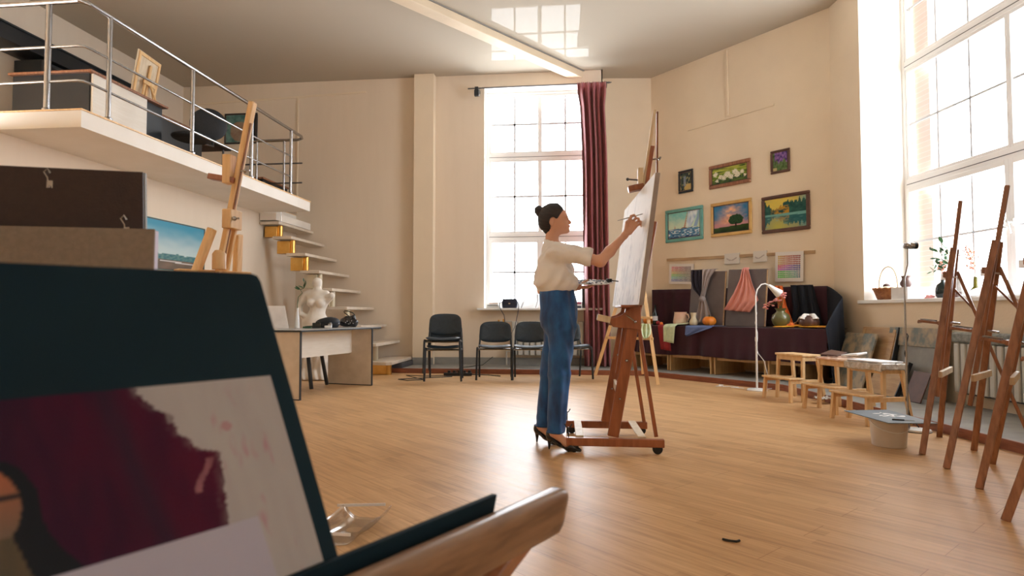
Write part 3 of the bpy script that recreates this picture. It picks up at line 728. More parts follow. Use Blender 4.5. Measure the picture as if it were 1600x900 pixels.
ribbon('draped_cloth', 'dark navy cloth looped over the left grey board', 'cloth', 'darkcloth', [(1.19, 1.592, 1.40, 1.590, .43), (1.19, 1.595, 1.40, 1.592, .455), (1.205, 1.42, 1.41, 1.42, .475), (1.26, 1.30, 1.44, 1.33, .49), (1.38, 1.19, 1.47, 1.22, .50)], 3, .012)
ribbon('draped_cloth', 'pale grey cloth knotted on the left grey board', 'cloth', 'greycloth', [(1.40, 1.592, 1.66, 1.588, .43), (1.40, 1.594, 1.65, 1.59, .46), (1.42, 1.45, 1.55, 1.47, .48), (1.425, 1.28, 1.50, 1.30, .50), (1.41, 1.17, 1.485, 1.18, .525), (1.40, 1.10, 1.53, 1.09, .53), (1.33, .90, 1.60, .87, .52), (1.30, .78, 1.56, .80, .53)], 3, .014)
m = M(); m.ball(PW(1.445, 1.145, .53), (.05, .05, .045), 12); tag(P('cloth_knot', m, 'greycloth'), 'knot tying the pale grey cloth to the left grey board', 'cloth')
ribbon('draped_cloth', 'pink cloth pinned to the right grey board', 'cloth', 'pinkcloth', [(2.10, 1.585, 2.17, 1.58, .43), (2.09, 1.56, 2.18, 1.55, .465), (2.05, 1.40, 2.24, 1.38, .475), (1.96, 1.22, 2.31, 1.22, .485), (1.86, 1.06, 2.36, 1.12, .50), (1.80, .985, 2.22, .95, .50)], 4, .014)
def hang(label, mt, s0, s1, z1, s0b=None, s1b=None):
    s0b = s0 if s0b is None else s0b; s1b = s1 if s1b is None else s1b
    ribbon('draped_cloth', label, 'cloth', mt, [(s0, .757, s1, .757, .50), (s0, .757, s1, .757, .70), (s0, .757, s1, .757, .80), (s0, .735, s1, .735, .822), (s0b, z1 + .02, s1b, z1, .85)], 2, .006)
hang('blue cloth triangle hanging over the front edge of the table', 'bluecloth', 1.37, 1.83, .60, 1.38, 1.41)
hang('red cloth hanging over the table edge beneath the mint towel', 'redcloth', .84, 1.06, .37, .92, 1.12)
ribbon('draped_cloth', 'mint green towel hanging over the table edge below the jug', 'cloth', 'mintcloth', [(1.02, .775, 1.32, .80, .60), (.99, .775, 1.25, .775, .72), (.98, .77, 1.20, .77, .80), (.98, .74, 1.20, .74, .855), (1.0, .51, 1.19, .49, .875)], 2, .006)
ribbon('draped_cloth', 'yellow cloth lying in front of the olive vase', 'cloth', 'yellowcloth', [(2.80, .762, 3.16, .80, .45), (2.74, .775, 3.12, .80, .60), (2.72, .765, 2.98, .77, .72), (2.72, .76, 2.85, .76, .74)], 3, .010)
ribbon('draped_cloth', 'orange and yellow cloth lying at the right end of the table', 'cloth', 'yellowcloth', [(3.08, .775, 3.40, .775, .40), (3.04, .785, 3.44, .78, .55), (3.05, .768, 3.42, .768, .70)], 3, .010)
ribbon('draped_cloth', 'orange cloth fold on the table between vase and pot', 'cloth', 'orangecloth', [(2.80, .79, 2.92, .79, .46), (2.81, .80, 2.93, .80, .56), (2.84, .78, 2.94, .78, .62)], 2, .010)
# vessels
def onPW(s, o, z=.75): v = PW(s, z, o); return (v.x, v.y, v.z)
t = T('jug', 'squat cream and pink ceramic jug with a handle', 'jug', onPW(1.05, .55)); c = onPW(1.05, .55)
m = M(); m.lathe([(.085, 0), (.108, .02), (.112, .06), (.10, .13), (.092, .19), (.095, .205), (.088, .203), (.085, .15), (.09, .05), (.0, .03)], c, 28); P('body', m, 'ceramic', t, smooth=50)
m = M(); k = Vector(c) + WT * .095; m.tube([k + UP * .175, k + WT * .045 + UP * .17, k + WT * .065 + UP * .12, k + WT * .04 + UP * .07, k + UP * .06], .011, 8); P('handle', m, 'ceramic', t)
t = T('vase', 'small cream vase with a narrow waist beside the pumpkin', 'vase', onPW(1.335, .60)); c = onPW(1.335, .60)
m = M(); m.lathe([(.045, 0), (.062, .03), (.06, .07), (.036, .115), (.036, .15), (.046, .195), (.040, .195), (.03, .14), (.0, .1)], c, 24); P('body', m, 'cream', t, smooth=50)
def pumpkin(lab, s, o, r):
    t = T('pumpkin', lab, 'pumpkin', onPW(s, o)); c = Vector(onPW(s, o)); m = M()
    def f(a, b):
        th = a * 2 * math.pi; ph = b * math.pi; q = r * (1 - .07 * abs(math.cos(th * 4.5)) ** 4); k = math.sin(ph); d = 1 - .25 * math.exp(-(ph / .35) ** 2)
        return c + Vector((q * k * math.cos(th), q * k * math.sin(th), r * .74 + r * .78 * math.cos(ph) * d))
    m.grid(f, 54, 20); P('body', m, 'pumpkin', t, smooth=80)
    m = M(); m.tube([c + UP * r * 1.3, c + UP * r * 1.55, c + UP * r * 1.6 + WT * .012], .009, 8); P('stalk', m, 'stem', t)
pumpkin('round orange pumpkin in front of the grey drapery', 1.60, .58, .098)
pumpkin('orange pumpkin on the table behind the yellow wooden easel', .40, .55, .09)
t = T('vase', 'olive green bellied vase holding pink flowers', 'vase', onPW(2.73, .58)); c = onPW(2.73, .58)
m = M(); m.lathe([(.06, 0), (.10, .05), (.118, .11), (.105, .165), (.055, .205), (.052, .225), (.075, .255), (.068, .255), (.045, .22), (.0, .2)], c, 28); P('body', m, 'olive', t, smooth=50)
t = T('flower_sprig', 'drooping sprig of pink flowers in the olive vase', 'flowers', c)
rnd = random.Random(3); c = Vector(c); m = M(); fl = []
for k in range(5):
    e = c + UP * (.28 + .06 * k * .6) + WT * (-.19 + .06 * k) + WN * .02; m.tube([c + UP * .22, c + UP * .33 + WT * (-.05 + .02 * k), e], .004, 6); fl.append(e)
P('stalk', m, 'stem', t)
for e in fl:
    m = M()
    for j in range(7): m.ball(e + Vector((rnd.uniform(-.03, .03), rnd.uniform(-.03, .03), rnd.uniform(-.035, .03))), (.020, .020, .012), 6)
    P('blossom', m, 'pinkflower', t)
t = T('pot', 'dark round pot with a white cloth tied over its mouth', 'pot', onPW(3.10, .55)); c = onPW(3.10, .55)
m = M(); m.lathe([(.08, 0), (.118, .04), (.122, .09), (.10, .135), (.075, .15), (.075, .16), (0, .16)], c, 26); P('body', m, 'clay', t, smooth=50)
m = M(); cc = Vector(c)
m.grid(lambda a, b: cc + Vector((math.cos(a * 6.2832), math.sin(a * 6.2832), 0)) * (.001 + b * (.105 + .04 * math.sin(a * 6.2832 * 4))) + UP * (.178 + .012 * math.sin(a * 25) * b - .095 * max(0, b - .55) ** 1 * 1.6), 60, 12)
P('cloth_cover', m, 'whitecloth', t, smooth=70, thick=.004)
m = M(); m.grid(lambda a, b: cc + WT * (-.10 - .10 * a) + WN * (.05 * (b - .5)) + UP * (.15 - .11 * a + .01 * math.sin(a * 9)), 10, 4); P('cloth_corner', m, 'whitecloth', t, thick=.004)
t = T('bottle', 'slim dark glass bottle on the table near the yellow easel', 'bottle', onPW(.585, .60)); c = onPW(.585, .60)
m = M(); m.lathe([(.036, 0), (.04, .02), (.04, .17), (.015, .22), (.013, .30), (.017, .305), (.017, .315), (0, .315)], c, 20); P('body', m, 'greenglass', t, smooth=50)
m = M(); m.lathe([(.0405, .07), (.0405, .14)], c, 20); P('label', m, 'paperwhite', t)
rnd = random.Random(5)
for k, (s, o, r, mt, lab) in enumerate(((.70, .66, .035, 'redcloth', 'small red apple on the table beside the slim bottle'), (.80, .70, .026, 'orangecloth', 'small orange fruit between the apple and the jug'), (2.93, .66, .035, 'orangecloth', 'small orange fruit beside the olive vase'))):
    t = T('fruit', lab, 'fruit', onPW(s, o)); m = M(); m.ball(Vector(onPW(s, o)) + UP * r * .95, r, 12); P('body', m, mt, t); m = M(); m.tube([Vector(onPW(s, o)) + UP * r * 1.8, Vector(onPW(s, o)) + UP * r * 2.3], .003, 6); P('stalk', m, 'stem', t)

# ================================================================== floor lamps
t = T('floor_lamp', 'white gooseneck floor lamp in front of the still life table', 'floor lamp', (2.11, 8.02, 0)); b = Vector((2.11, 8.02, 0))
m = M(); m.lathe([(.115, 0), (.118, .008), (.11, .022), (.02, .03), (0, .03)], b, 32); P('base', m, 'lampwhite', t, smooth=40)
m = M(); m.tube([b, b + UP * .62], .012, 12); m.tube([b + UP * .62, b + UP * 1.05], .009, 12); m.tube([b + UP * .6, b + UP * .65], .016, 12); P('pole', m, 'lampwhite', t)
rx = Vector((.994, .11, 0))
m = M(); m.tube([b + UP * 1.05, b + UP * 1.15, b + UP * 1.23 + rx * .02, b + UP * 1.29 + rx * .07, b + UP * 1.30 + rx * .12, b + UP * 1.27 + rx * .175], .008, 10); P('gooseneck', m, 'lampwhite', t)
h = b + UP * 1.28 + rx * .16; ax = (rx * .78 - UP * .62).normalized(); q = ax.to_track_quat('Z', 'Y').to_matrix()
m = M(); m.lathe([(.018, 0), (.024, .03), (.03, .06), (.055, .17), (.052, .17), (.026, .06), (0, .05)], h, 24, rot=q); P('lamp_shade', m, 'lampwhite', t, smooth=50)
m = M(); m.tube([b + UP * .60 + rx * .012, b + UP * .55 - rx * .012, b + UP * .45 + rx * .02, b + UP * .36 + rx * .09, b + UP * .2 + rx * .13, b + UP * .02 + rx * .12, b + UP * .006 + rx * .3 + Vector((0, .2, 0))], .004, 6); m.tube([b + UP * .95 + rx * .012, b + UP * .82 - rx * .012, b + UP * .7 + rx * .016, b + UP * .6 + rx * .012], .004, 6); P('cord', m, 'lampwhite', t)
m = M(); pts = [(1.79, 8.45), (1.70, 8.40), (1.78, 8.36), (1.90, 8.40), (1.96, 8.3), (1.86, 8.26), (2.0, 8.2)]; m.tube([(x, y, .006) for x, y in pts], .004, 6); m.bb(1.75, 1.80, 8.43, 8.46, 0, .02); tag(P('loose_cable', m, 'whiteplastic'), 'white cord curled on the floor beside the gooseneck lamp base', 'cord')
t = T('floor_lamp', 'thin floor lamp with a silver spotlight head by the window sill', 'floor lamp', (2.655, 5.42, 0)); b = Vector((2.655, 5.42, 0))
m = M(); m.lathe([(.098, 0), (.10, .008), (.096, .02), (.0, .03)], b, 30); P('base', m, 'lampwhite', t, smooth=40)
m = M(); m.lathe([(.102, 0), (.104, .004), (.099, .006), (0, .006)], b, 30); P('base_rim', m, 'rubber', t)
pl = b + Vector((-.06, .02, 0))
m = M(); m.tube([pl, pl + UP * .75], .0095, 10); m.tube([pl + UP * .75, pl + UP * 1.22 + rx * .0, pl + UP * 1.34 + rx * .032, pl + UP * 1.47 + rx * .032], .007, 10); P('pole', m, 'steel', t)
h = pl + UP * 1.49 + rx * -.005; m = M(); q = rx.to_track_quat('Z', 'Y').to_matrix(); m.lathe([(.0, 0), (.018, .003), (.026, .02), (.027, .045), (.024, .05), (.027, .056), (.027, .085)], h, 20, rot=q); P('lamp_shade', m, 'steel', t, smooth=50)
m = M(); m.lathe([(.027, .085), (.028, .11), (.022, .11), (0, .09)], h, 20, rot=q); P('lamp_mouth', m, 'blackmetal', t)
m = M(); m.tube([pl + UP * .78 + rx * .008, pl + UP * .76 + rx * .02, pl + UP * .62 - rx * .012, pl + UP * .5 + rx * .014, pl + UP * .40 + rx * .012, pl + UP * .25 - rx * .01, pl + UP * .12 + rx * .02, pl + UP * .01 + rx * .1], .004, 6); P('cord', m, 'rubber', t)

# ================================================================== step stools
def stool(label, loc, rz, group='wooden step stools'):
    t = T('step_stool', label, 'step stool', loc, rz, group); L = dict(local=True)
    m = M(); m.bb(-.215, .215, -.065, .175, .478, .50); m.v = list(m.v); P('top_plate', m, 'birch', t, bevel=.004, **L)
    m = M(); m.bb(-.20, .20, -.05, -.03, .43, .478); m.bb(-.20, .20, .14, .16, .43, .478); m.bb(-.20, -.18, -.03, .14, .43, .478); m.bb(.18, .20, -.03, .14, .43, .478); P('apron', m, 'birch', t, bevel=.002, **L)
    for k in (-1, 1):
        m = M(); m.beam((k * .19, -.035, .478), (k * .205, -.05, 0), .034, .03, (0, 1, 0)); P('leg', m, 'birch', t, bevel=.003, **L)
        m = M(); m.beam((k * .19, .145, .478), (k * .225, .205, 0), .034, .03, (0, 1, 0)); P('leg', m, 'birch', t, bevel=.003, **L)
        m = M(); m.beam((k * .20, -.20, .235), (k * .215, -.215, 0), .034, .03, (0, 1, 0)); P('leg', m, 'birch', t, bevel=.003, **L)
        m = M(); m.beam((k * .200, -.21, .215), (k * .208, .17, .215), .022, .04, (1, 0, 0)); P('side_rail', m, 'birch', t, bevel=.003, **L)
    m = M(); m.bb(-.225, .225, -.235, -.06, .235, .255); P('step', m, 'birch', t, bevel=.004, **L)
    return t
st1 = stool('bare wooden step stool, leftmost of the three, in front of the draped table', (2.29, 7.24, 0), R(-68))
st2 = dup(st1, (2.46, 6.47, 0), R(-70), 'wooden step stool in the middle of the three, holding papers and a tray', 'wooden step stools')
st3 = dup(st1, (2.50, 5.88, 0), R(-72), 'wooden step stool, rightmost of the three, top wrapped in plastic film', 'wooden step stools')
def onst(t, x, y, z): return LOCM[t.name] @ Vector((x, y, z))
def crumple(label, name, cat, t, x0, x1, y0, y1, z, drop_, mt, amp=.006, nu=44, nv=26):
    def f(a, b):
        x = x0 + (x1 - x0) * a; y = y0 + (y1 - y0) * b; e = max(0, max(x - .216, -.216 - x, y - .176, -.066 - y)); n = nz(x * 30, y * 30, z * 9) * amp + nz(x * 70, y * 70) * amp * .5
        return onst(t, max(-.222, min(.222, x)) + n, max(-.072, min(.182, y)) + n, z + amp - e * drop_ + n)
    m = M(); m.grid(f, nu, nv); return tag(P(name, m, mt, thick=.0012, smooth=25), label, cat)
mat('film', (.62, .58, .53), .18, c2=(.46, .42, .37), scale=40, bump=.4)
crumple('crumpled clear plastic film wrapped over the rightmost step stool', 'plastic_wrap', 'plastic wrap', st3, -.27, .27, -.13, .24, .507, 1.0, 'film', .008)
m = M(); m.box(onst(st3, .0, .05, .525), (.40, .22, .012), R(-72)); tag(P('paper_pad', m, 'paperwhite', bevel=.002), 'white paper pad lying on the plastic wrapped step stool', 'paper')
crumple('pale worn paper covering the middle step stool', 'paper_cover', 'paper', st2, -.245, .245, -.09, .20, .505, 1.0, 'ceramic', .005)
m = M(); m.slab(onst(st2, .02, .02, .52), onst(st2, .19, .05, .54), onst(st2, .17, .19, .555), onst(st2, .0, .15, .53), .02); tag(P('paper_tray', m, 'whiteplastic', bevel=.006), 'white shallow tray on the middle step stool', 'tray')
m = M(); m.slab(onst(st2, -.20, -.03, .525), onst(st2, .0, .0, .52), onst(st2, -.02, .13, .55), onst(st2, -.2, .10, .565), .012); tag(P('book', m, 'clay', bevel=.002), 'dark brown book leaning on the middle step stool', 'book')
m = M(); rnd = random.Random(2)
m.grid(lambda a, b: Vector((2.42 + .14 * a, 7.02 - .14 * b, .03 + .045 * abs(nz(a * 6, b * 6)) + .02)), 16, 16); tag(P('plastic_bag', m, 'film', smooth=25, thick=.001), 'crumpled clear plastic scrap on the floor behind the leftmost step stool', 'plastic bag')

# bucket with palette board
t = T('bucket', 'white plastic bucket on the floor with a grey board on top', 'bucket', (2.175, 4.83, 0)); c = (2.175, 4.83, 0)
m = M(); m.lathe([(.105, 0), (.109, .004), (.121, .165), (.127, .17), (.127, .195), (.12, .195), (.117, .17), (.10, .01), (0, .01)], c, 36); P('body', m, 'bucket', t, smooth=40)
m = M(); m.tube([Vector(c) + Vector((.128 * math.cos(a), .128 * math.sin(a), .18 - .07 * math.sin((a - 3.14) * 1))) for a in [3.14 + k * 3.14 / 14 for k in range(15)]], .0035, 6); P('handle', m, 'whiteplastic', t)
Q = [Vector((1.985, 5.12, .196)), Vector((2.06, 4.575, .196)), Vector((2.385, 4.60, .196)), Vector((2.335, 5.20, .196))]
t = T('palette_board', 'flat grey painting board with white paint dabs lying on the bucket', 'board', (2.175, 4.85, .196))
m = M(); m.slab(*Q, .006); P('panel', m, 'palette_grey', t, bevel=.001)
m = M(); rnd = random.Random(4)
for k in range(16):
    a, b = (rnd.uniform(.3, .55), rnd.uniform(.55, .85)) if k < 11 else (rnd.uniform(.2, .8), rnd.uniform(.3, .8)); p = Q[0].lerp(Q[1], a).lerp(Q[3].lerp(Q[2], a), b); m.lathe([(rnd.uniform(.005, .02), 0), (.002, .002)], p + UP * .0062, 10, 1.8, .7, Matrix.Rotation(rnd.uniform(0, 3), 3, 'Z'))
P('paint_dab', m, 'paint_white', t)
t = T('palette_knife', 'thin dark palette knife lying on the grey board', 'palette knife', (2.2, 4.72, .203)); m = M(); m.beam((2.14, 4.70, .207), (2.21, 4.68, .207), .012, .008, (0, 1, 0)); P('handle', m, 'rubber', t); m = M(); m.beam((2.21, 4.68, .206), (2.27, 4.665, .205), .014, .002, (0, 1, 0)); P('blade', m, 'steel', t)

# ================================================================== boards leaning on the right wall
def lean(name, label, cat, s0, s1, z1, o0, o1, th, mt, edge=None, frame=True, z0=.07, skew=0):
    t = T(name, label, cat, RW((s0 + s1) / 2, z0, o0))
    m = M(); m.slab(RW(s0 - skew, z0, o0), RW(s1 - skew, z0, o0), RW(s1, z1, o1), RW(s0, z1, o1), th); P('panel', m, mt, t, bevel=.002)
    if edge:
        m = M()
        m.slab(RW(s1 - skew - .002, z0, o0 - .012), RW(s1 - skew + .012, z0, o0 - .012), RW(s1 + .012, z1, o1 - .012), RW(s1 - .002, z1, o1 - .012), th + .028); P('edge_strip', m, edge, t)
    if frame:
        for a, b in ((s0 + .02, s0 + .07), (s1 - .09, s1 - .04)):
            m = M(); m.slab(RW(a - skew, z0 + .02, o0 + th), RW(b - skew, z0 + .02, o0 + th), RW(b, z1 - .02, o1 + th), RW(a, z1 - .02, o1 + th), .012); P('batten', m, 'oldwood', t, bevel=.002)
    return t
lean('drawing_board', 'large wooden drawing board with battens and a black edge, rearmost of the leaning stack', 'drawing board', .09, .76, .775, .22, .05, .02, 'oldwood', 'blackmetal')
lean('drawing_board', 'paint stained wooden board leaning in front of the large batten board', 'drawing board', -.08, .53, .70, .36, .16, .02, 'stain', None, False)
lean('drawing_board', 'plain fibreboard with dark edge leaning low beneath the window sill', 'drawing board', .62, 1.13, .42, .36, .20, .016, 'oldwood', 'blackmetal', False)
t = lean('stretched_canvas', 'grey stretched canvas with paint stained top bar leaning below the window sill', 'canvas', .64, 1.50, .60, .14, .06, .018, 'concrete', None, False)
m = M(); m.slab(RW(.60, .59, .07), RW(1.50, .59, .07), RW(1.50, .785, .045), RW(.60, .785, .045), .03); P('top_bar', m, 'stain', t, bevel=.003)
lean('drawing_board', 'small dark board with reddish paint behind the slim easel legs', 'drawing board', 1.30, 1.55, .36, .40, .28, .012, 'clay', None, False)

# ================================================================== radiator right
t = T('radiator', 'white sectional radiator with dark gaps beneath the right window', 'radiator', RW(2.1, .2, .1))
for k in range(14):
    a = 1.66 + k * .085
    m = M(); m.slab(RW(a, .20, .08), RW(a + .064, .20, .08), RW(a + .064, .66, .08), RW(a, .66, .08), .07); P('section', m, 'radiator', t, bevel=.012)
m = M(); m.slab(RW(1.64, .18, .05), RW(2.86, .18, .05), RW(2.86, .66, .05), RW(1.64, .66, .05), .028); P('back_plate', m, 'gap', t)  # dark plate put in to colour the shade between the sections
m = M(); m.slab(RW(1.64, .665, .04), RW(2.87, .665, .04), RW(2.87, .765, .04), RW(1.64, .765, .04), .115); P('top_grille', m, 'radiator_top', t, bevel=.02)
for s in (1.72, 2.80):
    m = M(); m.tube([RW(s, .07, .1), RW(s, .20, .1)], .014, 10); P('pipe', m, 'radiator', t)

# ================================================================== lyre easels on the right
def lyre(label, A, B, k, zt, zm, mt='brownwood', tray=True, zl=.55, rear=.6, zb=.35, ledge='palewood', group='lyre easels along the right window', pinch=.06, zlp=.93, rdz=.0, ledge_w=.20):
    A = Vector((*A, 0)); B = Vector((*B, 0)); al = (B - A).normalized(); mid = (A + B) / 2; n = Vector((-al.y, al.x, 0))
    if n.x < 0: n = -n                       # towards the windows: the easel's back
    t = T('lyre_easel', label, 'easel', mid, 0, group)
    ap = mid + n * k + UP * zt
    def at(z): return mid + n * (k * z / zt) + UP * z
    nn = n * zt - UP * k; nn.normalize()
    ta = ap - al * pinch; tb = ap + al * pinch
    m = M(); m.beam(A, ta, .022, .038, al); P('leg', m, mt, t, bevel=.003)
    m = M(); m.beam(B, tb, .022, .038, al); P('leg', m, mt, t, bevel=.003)
    m = M(); m.beam(at(zb) + nn * .0, at(zm), .030, .026, al); m.beam(at(zt - .5) + al * .026, at(zt) + al * .026, .006, .02, al); P('mast', m, mt, t, bevel=.002)
    def wz(z): return ((A - B).length / 2) * (1 - z / zt) + pinch * z / zt
    m = M(); z = zt - .19; w = wz(z) * .98; m.beam(at(z) - al * w + nn * -.03, at(z) + al * w + nn * -.03, .04, .022, UP); P('crossbar', m, mt, t, bevel=.003)
    m = M(); z = zl; w = wz(z); m.beam(at(z) - al * w * .9 + nn * .03, at(z) + al * w * 1.12 + nn * .03, .042, .024, UP); P('canvas_ledge', m, ledge, t, bevel=.004)
    if tray:
        m = M(); z = zlp - .02; c = at(z) - nn * .03
        m.beam(c - al * .07 - nn * .005, c + al * .07 - nn * .005, .028, .014, UP); m.beam(c - nn * .13 - al * .07 - UP * .008, c - nn * .13 + al * .07 - UP * .008, .018, .008, UP)
        for q in (-.07, .07): m.beam(c + al * q, c + al * q - nn * .13, .018, .008, UP)
        tr = P('tool_tray', m, mt, t, bevel=.002)
        m = M(); m.slab(c - nn * .13 - al * .068 - UP * .008, c - nn * .02 - al * .068 - UP * .008, c - nn * .02 + al * .068 - UP * .008, c - nn * .13 + al * .068 - UP * .008, .004)
        for q in (-.05, -.01, .04): m.tube([c - nn * .12 + al * q + UP * .012, c - nn * .03 + al * (q + .02) + UP * .012], .005, 6)
        P('tray_contents', m, 'steel', t)
    m = M(); c = at(zt - .20) + nn * -.03; m.box(c, (.05, .05, .045), 0); m.tube([c - nn * .03, c + nn * .07], .006, 8); m.ball(c + nn * .075, .014, 8); P('clamp', m, 'whiteplastic', t, bevel=.004)
    m = M(); c = at(zlp - .01) + al * .03 + nn * .02; m.tube([c, c + nn * .06], .008, 8); m.tube([c + nn * .05 - al * .03, c + nn * .05 + al * .03], .008, 8); P('wing_nut', m, 'steel', t)
    hi = at(zt - .16) + nn * .03; ft = mid + n * (rear + k) ; ft.z = .07 if (ft - RE).dot(RN) < .95 else 0
    m = M(); m.beam(hi, ft, .028, .02, al); P('leg', m, mt, t, bevel=.003)
    d = (ft - hi); q = hi + d * .22
    m = M(); m.beam(at(zt - .28) + nn * .02 + al * .02, q + al * .02, .016, .012, al); P('brace', m, mt, t, bevel=.002)
    return t
lyre('slim brown easel with three raised posts, leftmost of the dark easels at the window', (2.259, 4.555), (2.703, 5.196), .17, 1.40, 1.735, zl=.53, ledge_w=.15, rear=.42, zlp=.89)
lyre('slim brown easel, second from left of the dark easels, with pale ledge', (2.202, 4.164), (2.676, 4.72), .225, 1.40, 1.745, zl=.55, ledge_w=.21, rear=.42, zlp=.845)
lyre('dark brown easel, third from left at the window, holding a tool tray', (2.121, 3.705), (2.551, 4.317), .28, 1.42, 1.75, zl=.58, ledge_w=.17, rear=.5, zlp=.79)
lyre('dark brown easel at the right edge of the room, nearest with a thick front leg', (1.914, 3.155), (2.40, 3.80), .42, 1.42, 1.72, zl=.58, rear=.6, zlp=.70)

# ================================================================== things on the right window sill
ZS = 1.095
t = T('wicker_basket', 'brown wicker basket with a hoop handle on the window sill', 'basket', RW(.27, ZS, -.13)); c = RW(.27, ZS, -.13)
m = M()
def f_bask(a, b):
    th = a * 6.28318; r = .125 + .05 * b + .006 * math.sin(th * 14 + (math.pi if int(b * 10) % 2 else 0)); return c + RD * (r * 1.05 * math.cos(th)) + RN * (r * .8 * math.sin(th)) + UP * (.005 + .125 * b + .004 * math.sin(b * 60))
m.grid(f_bask, 84, 40); m.ball(c + UP * .015, (.12, .12, .01), 8); P('body', m, 'wicker', t, smooth=60, thick=.004)
m = M(); m.tube([c + RD * (.178 * math.cos(a)) * 1.05 + RN * (.142 * math.sin(a)) + UP * (.13 + .006 * math.sin(a * 16)) for a in [k * 6.2832 / 60 for k in range(61)]], .010, 8); P('rim', m, 'wicker', t)
m = M(); m.tube([c + RD * (-.175 * math.cos(a)) + UP * (.12 + .27 * math.sin(a) ** .8) for a in [k * math.pi / 20 for k in range(21)]], .008, 8); P('handle', m, 'wicker_handle', t)
m = M(); m.ball(c + UP * .11 + RD * .01, (.13, .10, .05), 12); tag(P('cloth', m, 'cream'), 'cream cloth filling the wicker basket', 'cloth')
m = M(); m.ball(c + UP * .165 - RD * .03, (.04, .035, .03), 10); tag(P('onion', m, 'clay'), 'brown bulb lying on the cloth in the basket', 'vegetable')
q = [RW(.52, ZS, .0), RW(.80, ZS, .0), RW(.80, ZS, -.26), RW(.52, ZS, -.26)]
t = T('box', 'plain white cardboard box on the window sill beside the basket', 'box', RW(.66, ZS, -.13)); m = M(); m.slab(*q, .128); P('body', m, 'whiteplastic', t, bevel=.003); m = M(); m.slab(*[x + UP * .128 for x in q], .004); P('lid', m, 'paperwhite', t)
t = T('clay_vase', 'small brown clay vase standing on the white box', 'vase', RW(.63, ZS + .132, -.16)); c = RW(.60, ZS + .132, -.12)
m = M(); m.lathe([(.035, 0), (.056, .03), (.058, .055), (.038, .09), (.036, .105), (.048, .13), (.043, .13), (.03, .1), (0, .08)], c, 24); P('body', m, 'clay', t, smooth=50)
t = T('bottle', 'round bellied dark green bottle on the sill before the flowers', 'bottle', RW(1.15, ZS, -.14)); c = RW(1.15, ZS, -.14)
m = M(); m.lathe([(.05, 0), (.066, .03), (.068, .09), (.055, .14), (.018, .17), (.015, .21), (.019, .215), (0, .215)], c, 24); P('body', m, 'greenglass', t, smooth=50)
t = T('vase', 'tall white vase with leaves and dried pink flowers on the sill', 'vase', RW(1.16, ZS, -.32)); c = RW(1.16, ZS, -.32)
m = M(); m.lathe([(.035, 0), (.04, .05), (.036, .15), (.045, .26), (.04, .26), (.03, .15), (0, .1)], c, 22); P('body', m, 'whiteplastic', t, smooth=50)
t = T('dried_bouquet', 'bunch of green leaves and dried pink flowers in the white vase', 'bouquet', c); top = c + UP * .25; rnd = random.Random(11); lv = M(); stm = M()
def leafq(mm, p, d, L, w):
    d = d.normalized(); s_ = d.cross(Vector((rnd.uniform(-1, 1), rnd.uniform(-1, 1), rnd.uniform(-.3, 1)))).normalized(); nn = d.cross(s_)
    mm.add([p, p + d * L * .35 + s_ * w, p + d * L * .7 + s_ * w * .7, p + d * L, p + d * L * .7 - s_ * w * .7, p + d * L * .35 - s_ * w, p + d * L * .5 + nn * w * .4], [(0, 1, 6), (1, 2, 6), (2, 3, 6), (3, 4, 6), (4, 5, 6), (5, 0, 6)])
for (dx, dz) in ((-.34, .30), (-.30, .20), (-.20, .12), (-.12, .26), (-.30, .05), (-.22, .36)):
    e = top - RD * dx * -1 + UP * dz + RN * rnd.uniform(0, .1); e = top + RD * dx + UP * dz + RN * rnd.uniform(0, .1); mid_ = top.lerp(e, .5) + UP * .05; stm.tube([top - UP * .1, mid_, e], .003, 5)
    for k in range(7): p = mid_.lerp(e, k / 6); leafq(lv, p, (e - top) * .6 + Vector((rnd.uniform(-.2, .2), rnd.uniform(-.2, .2), rnd.uniform(-.25, .2))), .07, .016)
P('stalk', stm, 'stem', t); P('leaf', lv, 'leaf', t)['kind'] = 'stuff'
for (dx, dz, mt) in ((-.02, .24, 'pinkflower'), (-.06, .20, 'pinkflower'), (-.27, .08, 'dryflower'), (-.21, .02, 'pinkflower'), (-.24, .13, 'dryflower'), (.16, .16, 'dryflower'), (.15, .08, 'dryflower'), (.13, .22, 'dryflower')):
    m = M(); e = top + RD * dx + UP * dz; m.tube([top - UP * .1, e], .002, 5)
    for j in range(26): m.ball(e + Vector((rnd.gauss(0, .022), rnd.gauss(0, .022), rnd.gauss(0, .024))), rnd.uniform(.006, .012), 5)
    P('blossom', m, mt, t)
m = M(); c2 = RW(1.0, ZS, -.10)
for j in range(14): m.ball(c2 + RD * rnd.gauss(0, .04) + RN * rnd.gauss(0, .02) + UP * rnd.uniform(.008, .03), (.02, .02, .012), 6)
tag(P('fallen_blossom', m, 'pinkflower'), 'pink blossom lying on the sill left of the dark bottle', 'flowers')
t = T('bottle', 'olive yellow glass flask with a narrow neck holding a dried twig', 'bottle', RW(1.32, ZS, -.40)); c = RW(1.29, ZS + .02, -.38)
m = M(); m.lathe([(.075, 0), (.08, .012), (.05, .06), (.022, .10), (.018, .19), (.022, .195), (0, .195)], c, 24); P('body', m, 'oliveglass', t, smooth=50)
m = M(); m.tube([c + UP * .19, c + UP * .30, c + UP * .40 + RD * .02], .002, 5)
for j in range(12): m.ball(c + UP * (.22 + .16 * rnd.random()) + RD * rnd.uniform(-.05, .05), .006, 5)
tag(P('dried_twig', m, 'dryflower'), 'dried pink twig standing in the olive flask', 'flowers')
m = M(); m.slab(RW(1.20, ZS, -.28), RW(1.42, ZS, -.28), RW(1.42, ZS, -.52), RW(1.20, ZS, -.52), .018); tag(P('book', m, 'bookpaper', bevel=.002), 'pale book lying under the olive flask', 'book')
